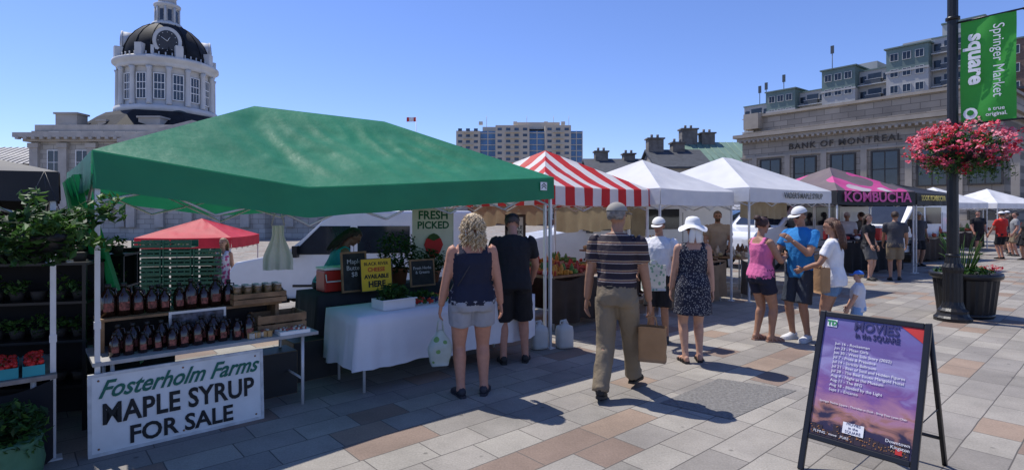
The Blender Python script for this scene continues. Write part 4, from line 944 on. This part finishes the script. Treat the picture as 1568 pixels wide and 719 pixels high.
# ------------------------------------------------------------------ buildings
def windows(o,pn,x0,x1,nx,z0,z1,nz,ww,wh,y=0,fm=white,gm=dglass,bars=True):
    g_=o.part(pn,gm); f_=o.part(pn+'_frames',fm)
    for i in range(nx):
        x=x0+(x1-x0)*(i+.5)/nx
        for j in range(nz):
            z=z0+(z1-z0)*(j+.5)/nz; box(g_,(x,y-.02,z),(ww,.10,wh)); t=ww*.07
            box(f_,(x-ww/2-t/2,y-.04,z),(t,.18,wh+2*t)); box(f_,(x+ww/2+t/2,y-.04,z),(t,.18,wh+2*t)); box(f_,(x,y-.04,z+wh/2+t/2),(ww,.18,t)); box(f_,(x,y-.08,z-wh/2-t/2),(ww+.0,.3,t))
            if bars: box(f_,(x,y-.05,z),(t*.6,.10,wh)); box(f_,(x,y-.05,z),(ww,.094,t*.6))
def brickstone(name,c,bw,bh,var=.15):
    m=M(name,(1,1,1),.85,var,.5,.2,6)
    def fn(N,L,tc):
        sp=N.new('ShaderNodeSeparateXYZ'); cb=N.new('ShaderNodeCombineXYZ'); L.new(tc.outputs['Object'],sp.inputs[0]); L.new(sp.outputs['X'],cb.inputs['X']); L.new(sp.outputs['Z'],cb.inputs['Y'])
        b=N.new('ShaderNodeTexBrick'); b.inputs['Scale'].default_value=1; b.inputs['Brick Width'].default_value=bw; b.inputs['Row Height'].default_value=bh; b.inputs['Mortar Size'].default_value=.02*bh/.4
        b.inputs['Color1'].default_value=(*[x*.82 for x in c],1); b.inputs['Color2'].default_value=(*[x*1.12 for x in c],1); b.inputs['Mortar'].default_value=(*[x*.5 for x in c],1)
        L.new(cb.outputs[0],b.inputs['Vector']); return b.outputs['Color']
    return colnode(m,fn)
chs=brickstone('city_hall_ashlar',(.42,.395,.355),1.2,.5)
o=O('city_hall',(-52.0,60,0),0); b=o.part('walls',chs); box(b,(15.5,10,3.5),(31,20,14)); box(b,(18.7,-.6,3.0),(14.4,1.6,12.6))
t=o.part('cornice',stoned)
box(t,(15.5,10,9.95),(33.2,22.2,.5)); box(t,(15.5,10,9.5),(32.0,21.0,.4)); box(t,(15.5,10,10.85),(30.6,19.6,.7)); box(t,(18.7,-1.0,9.2),(15.6,2.6,.4)); box(t,(5.5,-.12,4.6),(11.2,.3,.35))
for i in range(38): box(t,(-.6+i*.87,-.95,9.62),(.35,.4,.28))
prism(t,[(11.0,-2.3,9.41),(26.4,-2.3,9.41),(18.7,-2.3,11.3)],(0,8,0))
pd=o.part('pediment_recess',chs); prism(pd,[(13.2,-2.33,9.6),(24.2,-2.33,9.6),(18.7,-2.33,10.95)],(0,.02,0))
b=o.part('pilasters',stoned)
for x in(.5,3.6,6.7,9.8,11.9,14.9,17.9,20.9,23.9,25.5,28,30.6):
    yy=-.15 if x<11.8 or x>25.4 else -1.6
    box(b,(x,yy-.01,4.6),(.9,.35,8.9)); box(b,(x,yy-.05,8.9),(1.15,.5,.5))
windows(o,'upper_windows',1,10.2,3,5.6,8.6,1,1.3,2.5); windows(o,'lower_windows',1,10.2,3,.6,4,1,1.3,2.6); windows(o,'portico_windows',13,24.5,4,4.6,8.2,1,1.2,2.6,y=-1.4); windows(o,'right_windows',26,30.5,2,5.6,8.6,1,1.2,2.5)
b=o.part('parapet_chimneys',stone)
for x,w,zt in((2.0,2.4,12.7),(6.0,.9,11.9),(11.3,2.4,12.3),(8.2,1.8,11.6)):
    box(b,(x,3,(zt+10.9)/2),(w,1.6,zt-10.9)); box(b,(x,3,zt+.1),(w+.3,1.9,.2))
cx,cy=8.5,10
dw=M('drum_white',(.56,.56,.55),.7,.12,.6,.1,5); blr=M('dome_black',(.012,.013,.015),.7,.5,1.4,.3,8,spec=.25)
shrink=[]
b=o.part('roof_skirt',blr); shrink.append(b); lathe(b,[(11.0,11.0),(8.4,12.9),(7.4,13.5),(7.0,13.6)],(cx,cy,0),8,smooth=False)
b=o.part('drum',dw); shrink.append(b); lathe(b,[(6.5,13.5),(6.5,14.3),(6.0,14.4),(5.6,14.5),(5.6,18.9),(5.9,19.0)],(cx,cy,0),48)
lathe(b,[(6.1,18.9),(6.2,19.2),(6.25,19.5),(6.7,19.7),(6.7,20.0),(6.2,20.1),(5.9,20.3)],(cx,cy,0),48)
for i in range(16):
    a=2*math.pi*(i+.5)/16
    x,y=cx+5.95*math.cos(a),cy+5.95*math.sin(a); lathe(b,[(.42,14.4),(.34,14.7),(.30,18.5),(.45,18.85)],(x,y,0),12)
for i in range(8):
    a=2*math.pi*(i+.5)/8+.39; box(b,(cx+6.0*math.cos(a),cy+6.0*math.sin(a),20.75),(.9,.9,1.5),0,a)
for i in range(48):
    a=2*math.pi*i/48; cyl(b,(cx+6.0*math.cos(a),cy+6.0*math.sin(a),20.1),(cx+6.0*math.cos(a),cy+6.0*math.sin(a),20.6),.09,seg=6)
w=o.part('drum_windows',dglass); wf=o.part('drum_window_frames',white); shrink+=[w,wf]
for i in range(16):
    a=2*math.pi*i/16; R_=Matrix.Translation((cx,cy,0))@Matrix.Rotation(a,4,'Z')
    n0=len(w.verts); box(w,(5.64,0,16.6),(.12,1.25,3.0)); w.verts.ensure_lookup_table()
    for v in w.verts[n0:]: v.co=R_@v.co
    n0=len(wf.verts)
    for yy in(-.66,.66): box(wf,(5.7,yy,16.6),(.16,.12,3.1))
    for zz in(15.1,16.2,17.0,18.1): box(wf,(5.7,0,zz),(.14,1.2,.09))
    for yy in(-.2,.2): box(wf,(5.69,yy,16.6),(.14,.06,2.8))
    wf.verts.ensure_lookup_table()
    for v in wf.verts[n0:]: v.co=R_@v.co
b=o.part('dome',blr); shrink.append(b); lathe(b,[(5.75,20.0),(5.7,20.8),(5.45,21.7),(4.95,22.7),(4.2,23.6),(3.2,24.4),(2.3,24.85),(1.9,25.0)],(cx,cy,0),48)
for i in range(16):
    a=2*math.pi*(i+.5)/16; tube(b,[(cx+r_*math.cos(a),cy+r_*math.sin(a),z) for r_,z in((5.75,20.3),(5.73,20.8),(5.48,21.7),(4.98,22.7),(4.23,23.6),(3.23,24.4),(2.3,24.9))],[.06]*7,0,5)
b=o.part('lantern',dw); shrink.append(b); lathe(b,[(2.0,24.9),(2.05,25.1),(1.9,25.3),(1.35,25.4),(1.3,27.2),(1.5,27.3),(1.75,27.5),(1.75,27.7),(1.3,27.9)],(cx,cy,0),24)
for i in range(8):
    a=2*math.pi*(i+.5)/8; cyl(b,(cx+1.5*math.cos(a),cy+1.5*math.sin(a),25.3),(cx+1.5*math.cos(a),cy+1.5*math.sin(a),27.3),.16,seg=8)
lathe(b,[(1.2,27.9),(1.15,28.6),(1.3,28.7)],(cx,cy,0),16)
w=o.part('lantern_openings',dglass); shrink.append(w)
for i in range(8):
    a=2*math.pi*i/8; box(w,(cx+1.3*math.cos(a),cy+1.3*math.sin(a),26.3),(.12,.5,1.4),0,a)
b=o.part('lantern_dome',blr); shrink.append(b); lathe(b,[(1.25,28.7),(1.1,29.3),(.6,29.9),(.1,30.3),(.05,31.5)],(cx,cy,0),20)
ca=math.atan2(-(60+cy),-(-52.0+cx))
clk=o.part('clock_dormers',[dw,M('clock_face',(.04,.04,.045),.4),white]); shrink.append(clk)
for a in(ca,ca+math.pi/2,ca+math.pi,ca-math.pi/2):
    Rm=Matrix.Translation((cx,cy,22.0))@Matrix.Rotation(a,4,'Z')
    def ring(r0,r1,x0,x1,mi): tube(clk,[Rm@V((x0,0,0)),Rm@V((x1,0,0))],[r0,r1],mi,28)
    ring(1.65,1.65,4.2,5.55,0); ring(1.75,1.75,5.3,5.5,0); ring(1.3,1.3,5.5,5.62,1)
    for k_ in range(12):
        t_=2*math.pi*k_/12; p=Rm@V((5.64,1.08*math.cos(t_),1.08*math.sin(t_))); ell(clk,p,(.05,.05,.05),2,6,4)
    for ang,ln in((1.0,.6),(2.6,.85)): tube(clk,[Rm@V((5.68,0,0)),Rm@V((5.68,ln*math.cos(ang),ln*math.sin(ang)))],[.05,.03],2,4)
    n0=len(clk.verts); box(clk,(5.0,0,-1.75),(1.2,3.8,.35),0); box(clk,(5.0,-1.75,-1.1),(1.0,.4,1.0),0); box(clk,(5.0,1.75,-1.1),(1.0,.4,1.0),0); clk.verts.ensure_lookup_table()
    for v in clk.verts[n0:]: v.co=Rm@v.co
for q in shrink:
    for v in q.verts: v.co.x=cx+(v.co.x-cx)*.86; v.co.y=cy+(v.co.y-cy)*.86
b=o.part('side_turret',[dw,M('copper_dark',(.05,.075,.07),.6)]); lathe(b,[(1.9,10),(1.9,11.9),(2.1,12.0)],(12.0,6.5,0),20,0); lathe(b,[(2.0,12.0),(1.8,12.8),(1.2,13.5),(.5,13.9),(.1,14.2)],(12.0,6.5,0),20,1)
o.done()
o=O('low_stone_building',(-66,66,0)); b=o.part('walls',stone); box(b,(6,5,3.4),(14,10,8)); b=o.part('roof',M('metal_roof_grey',(.30,.29,.28),.5,.1)); prism(b,[(-1.5,-1,7.42),(-1.5,11,7.42),(-1.5,5,10)],(15,0,0))
b=o.part('roof_seams',M('metal_roof_grey',(.3,.29,.28)))
for i in range(18): tube(b,[(-1.4+i*.84,-1,7.46),(-1.4+i*.84,5,10.04)],[.06]*2,0,4)
o.done()
beige=M('tower_beige',(.52,.45,.36),.8,.06,.1); bglass=M('blue_glazing',(.05,.14,.30),.15,.35,.25,spec=.7)
o=O('apartment_tower',(-28.3,282,0),0)
b=o.part('walls',beige); bs=o.part('slabs',M('tower_slab',(.55,.50,.42))); gsx=o.part('glazing',bglass); wn=o.part('windows',M('tower_window',(.05,.08,.13),.15,.5,.3))
segs=[(0,12,-1,'b'),(12,20,1,'g'),(20,37,-3,'b'),(37,45,0,'g'),(45,58,-3,'b'),(58,64,0,'g')]
for x0,x1,yy,k_ in segs:
    top=45.5 if k_=='b' and x0>0 else 43
    if k_=='b':
        box(b,((x0+x1)/2,yy+12,top/2),(x1-x0,24,top))
        nq=max(3,int((x1-x0)/4))
        for f_ in range(15):
            z=1.5+f_*3.0
            for q in range(nq): box(wn,(x0+(x1-x0)*(q+.5)/nq,yy-.05,z),((x1-x0)/nq*.5,.2,1.3))
            box(bs,((x0+x1)/2,yy-.5,z-1.5),((x1-x0)*.45,1.2,.25))
    else:
        box(gsx,((x0+x1)/2,yy+12,top/2),(x1-x0,24,top))
        for f_ in range(15): box(bs,((x0+x1)/2,yy-.1,f_*3.0),(x1-x0,.6,.35))
        for q in range(3): box(bs,(x0+(x1-x0)*q/2,yy-.12,top/2),(.4,.5,top))
box(b,(42,12,46.5),(22,14,3.5)); box(b,(20,12,44.5),(14,12,3))
for x in(12,30,46,55): box(bs,(x,8,48.2),(2,2,1.6))
for x in(15,36,50,58): cyl(bs,(x,8,46),(x,8,52),.12,seg=5)
o.done()
o=O('flag_pole',(-17.3,100,0)); b=o.part('pole',white); cyl(b,(0,0,0),(0,0,18.9),.1,.06,seg=8); b=o.part('flag',[M('flag_red',(.6,.03,.03)),white])
for i in range(4): poly(b,[(-1.7+i*.42,.1*math.sin(i),18.0),(-1.7+(i+1)*.42,.1*math.sin(i+1),18.05),(-1.7+(i+1)*.42,.1*math.sin(i+1),18.85),(-1.7+i*.42,.1*math.sin(i),18.8)],1 if i in(1,2) else 0)
o.done()
darkroof=M('dark_slate_roof',(.06,.065,.075),.7,.25,2); greenroof=M('green_metal_roof',(.17,.26,.20),.5,.12,1); chim=M('chimney_stone',(.17,.155,.14),.9,.3,2)
def house(name,x,y,W,D,ez,rz,wm,rm,chs_=(),yaw=0,nx=3,nz=2,seams=False):
    o=O(name,(x,y,0),yaw); b=o.part('walls',wm); box(b,(W/2,D/2,ez/2),(W,D,ez))
    prism(b,[(.01,0,ez),(.01,D,ez),(.01,D/2,rz-.15)],(W-.02,0,0)); b=o.part('roof',rm)
    for s0,s1 in((-.5,D/2),(D+.5,D/2)):
        a=V((-.3,s0,ez-.25)); c=V((-.3,s1,rz)); n=V((0,0,.22)); prism(b,[a,c,c+n,a+n],(W+.6,0,0))
    if seams:
        for i in range(int(W/.8)): tube(b,[(i*.8,-.5,ez+.0),(i*.8,D/2,rz+.25)],[.05]*2,0,4)
    b=o.part('chimneys',chim)
    for cxx,cw,ch in chs_:
        box(b,(cxx,D/2,(rz-1+ch)/2),(cw,1.4,ch-rz+1)); box(b,(cxx,D/2,ch+.08),(cw+.3,1.7,.16))
        for q in(-.35,.35): cyl(b,(cxx+q,D/2,ch+.1),(cxx+q,D/2,ch+.6),.16,seg=8)
    windows(o,'windows',.5,W-.5,nx,.6,ez-.4,nz,1.0,1.5); o.done()
brick=brickstone('red_brick',(.22,.11,.08),.45,.16)
house('stone_row_house',9.3,66,7.5,9,6.2,8.3,stone,darkroof,((2,1.6,9.3),(5.5,1.4,9.0)))
house('stone_row_house',16.2,62,6,9,6.8,9.0,stone,darkroof,((.9,1.8,10.4),(3.6,1.4,9.9)))
house('metal_roof_building',21.0,64,7.5,10,7.4,10.2,chs,greenroof,((.9,1.9,11.9),(3.2,1.6,11.4)),seams=True)
house('stone_row_house',2.0,72,7.5,9,5.0,6.6,brick,darkroof,((2,1.2,7.6),))
house('brick_shop',-6.0,75,8,9,4.6,6.0,brick,darkroof,((6,1.2,7.0),))
house('brick_shop',-15.0,75,9,9,4.6,5.8,stone,darkroof,())
bks=brickstone('bank_ashlar',(.33,.29,.24),1.4,.55); yb=math.atan2(-.79,.61)
o=O('bank_building',(24.3,58.5,0),yb); b=o.part('walls',bks); box(b,(10.5,8,5),(21,16,10)); box(b,(10.5,8.6,10.8),(19.8,15,1.8))
t=o.part('cornice',M('bank_trim',(.36,.315,.26),.85,.15,.9)); box(t,(10.5,8,9.6),(22.4,17.4,.35)); box(t,(10.5,8,9.25),(21.8,16.8,.3)); box(t,(10.5,8,7.35),(21.3,16.3,.18)); box(t,(10.5,8.6,11.8),(20.3,15.5,.25)); box(t,(10.5,8,2.6),(21.24,16.24,.2)); box(t,(10.5,-.1,.5),(21.6,.6,1.2))
for i in range(44): box(t,(.1+i*.485,-.45,9.0),(.22,.3,.2))
for i in range(7): x=4.7+i*3.38-3.3; box(t,(x,-.09,5.1),(.5,.2,4.4))
for x in(.8,20.2): box(t,(x,1,11.2),(1.6,1.6,1.6))
bz=M('bronze_frame',(.05,.045,.04))
windows(o,'tall_windows',1.35,21.6,6,3.9,7.0,1,1.9,3.0,fm=bz); windows(o,'ground_windows',1.35,21.6,6,.8,2.4,1,1.9,1.3,fm=bz)
o.done(); text(o.root,"BANK OF MONTREAL",.82,(9.7,-.14,8.1),M('carved_letters',(.06,.05,.04)),ext=.03,sx=1.05,sp=1.18,bold=.006)
agrey=M('apartment_grey',(.42,.41,.39),.8,.08,.3); agreen=M('apartment_copper_green',(.15,.205,.19),.7,.12,.4); awin=M('apartment_window',(.025,.035,.05),.1,.4,1); abrown=brickstone('apartment_brown',(.20,.13,.10),.6,.2)
o=O('apartment_complex',(52.5,125.4,0),yb); W_=o.part('walls',agrey); G_=o.part('green_cladding',agreen); D_=o.part('window_glass',awin); T_=o.part('window_frames',M('apt_frame',(.52,.52,.50))); K_=o.part('balconies',M('balcony_dark',(.07,.08,.09),.5)); B_=o.part('brown_wing',abrown)
sg_=[(0,4.4,19.6,0,'w'),(4.4,9,21.2,-1.2,'g'),(9,13,20.6,.8,'w'),(13,17.6,23.0,-1.2,'g'),(17.6,21.6,22.2,.8,'w'),(21.6,26.5,24.2,-1.5,'g'),(26.5,31,24.8,.5,'w'),(31,36,22.5,-1,'b'),(36,44,24,-1,'b')]
for x0,x1,zt,yy,k_ in sg_:
    x0*=1.32; x1*=1.32; zt=(zt-1.7)*1.32+1.7
    w=x1-x0-.02; xm=(x0+x1)/2; base={'w':W_,'g':W_,'b':B_}[k_]; gh=4.2
    if k_=='g':
        box(W_,(xm,yy+8,(zt-gh)/2),(w,16,zt-gh)); box(G_,(xm,yy+8.0,zt-gh/2),(w,16,gh-.02)); box(G_,(xm,yy+8,zt+.12),(w+.6,16.6,.24)); box(W_,(xm,yy-.05,zt-gh),(w+.2,.3,.35))
    else: box(base,(xm,yy+8,zt/2),(w,16,zt)); box(G_,(xm,yy+8,zt+.12),(w+.3,16.3,.24))
    nf=int(zt/2.9)
    for f_ in range(nf):
        z=zt-1.6-f_*2.9
        if k_=='w':
            box(K_,(xm,yy-.5,z-.75),(w*.5,1.0,.9)); box(D_,(xm,yy-.02,z+.1),(w*.42,.12,1.7)); box(T_,(xm,yy-.5,z-.25),(w*.52,1.05,.08)); box(T_,(xm,yy-.6,z-1.25),(w*.95,1.3,.14))
            for q in(-.37,.37): box(D_,(xm+q*w,yy-.03,z),(1.0,.14,1.25)); box(T_,(xm+q*w,yy-.06,z-.68),(1.2,.16,.08))
        else:
            for q in(-.3,.0,.3):
                box(D_,(xm+q*w,yy-.03,z),(1.15,.14,1.25))
                for ww,hh,dx,dz in((.08,1.4,-.62,0),(.08,1.4,.62,0),(1.16,.08,0,.67),(1.16,.08,0,-.67),(.05,1.25,0,0)): box(T_,(xm+q*w+dx,yy-.06,z+dz),(ww,.16,hh))
box(W_,(38,10,34.0),(6,8,3.6)); box(G_,(38,10,36.0),(6.3,8.3,.3)); box(W_,(22,10,30.8),(4,5,2.4)); box(W_,(31,10,33),(5,6,2.4))
for x,zt in((1.5,30.5),(7,32),(3,31),(17,36)):
    cyl(K_,(x,4,25),(x,4,zt),.08,seg=5); box(K_,(x,4,zt-.8),(.6,.25,1.6))
o.done()
house('brown_brick_building',44.5,51,24,14,13.2,14.4,brickstone('brown_brick',(.17,.10,.075),.45,.16),darkroof,((2,1.4,15),),nx=8,nz=4)
house('grey_shop_row',24,86,40,12,10,11,agrey,darkroof,(),nx=14,nz=3)
# ------------------------------------------------------------------ camera / light / world
cam=bpy.data.cameras.new('camera'); co=bpy.data.objects.new('camera',cam); COL.objects.link(co); sc.camera=co
co.location=(0,0,1.7); co.rotation_euler=(R(90),0,0); cam.sensor_width=36; cam.lens=19.5; cam.shift_y=-.022; cam.clip_end=3000; cam.clip_start=.05
sd=V((-.77,.63,0)).normalized()*math.cos(R(61))+V((0,0,math.sin(R(61))))
su=bpy.data.lights.new('sun','SUN'); su.energy=5.0; su.angle=R(.5); su.color=(1,.955,.89); so=bpy.data.objects.new('sun',su); COL.objects.link(so)
so.rotation_euler=(-sd).to_track_quat('-Z','Y').to_euler()
w=bpy.data.worlds.new("World"); sc.world=w; w.use_nodes=True; N=w.node_tree.nodes; L=w.node_tree.links; N.clear()
bg=N.new('ShaderNodeBackground'); sk=N.new('ShaderNodeTexSky'); sk.sky_type='NISHITA'; sk.sun_disc=False; sk.sun_elevation=R(61); sk.sun_rotation=R(-50.7); sk.altitude=50; sk.air_density=1.0; sk.dust_density=.1; sk.ozone_density=1.2
mx=N.new('ShaderNodeMix'); mx.data_type='RGBA'; mx.blend_type='MULTIPLY'; mx.inputs[0].default_value=1; mx.inputs[7].default_value=(.88,1.0,1.50,1)
ou=N.new('ShaderNodeOutputWorld'); bg.inputs[1].default_value=.112; L.new(sk.outputs[0],mx.inputs[6]); L.new(mx.outputs[2],bg.inputs[0]); L.new(bg.outputs[0],ou.inputs[0])
sc.view_settings.view_transform='Standard'; sc.view_settings.look='None'; sc.view_settings.exposure=0; sc.view_settings.gamma=1
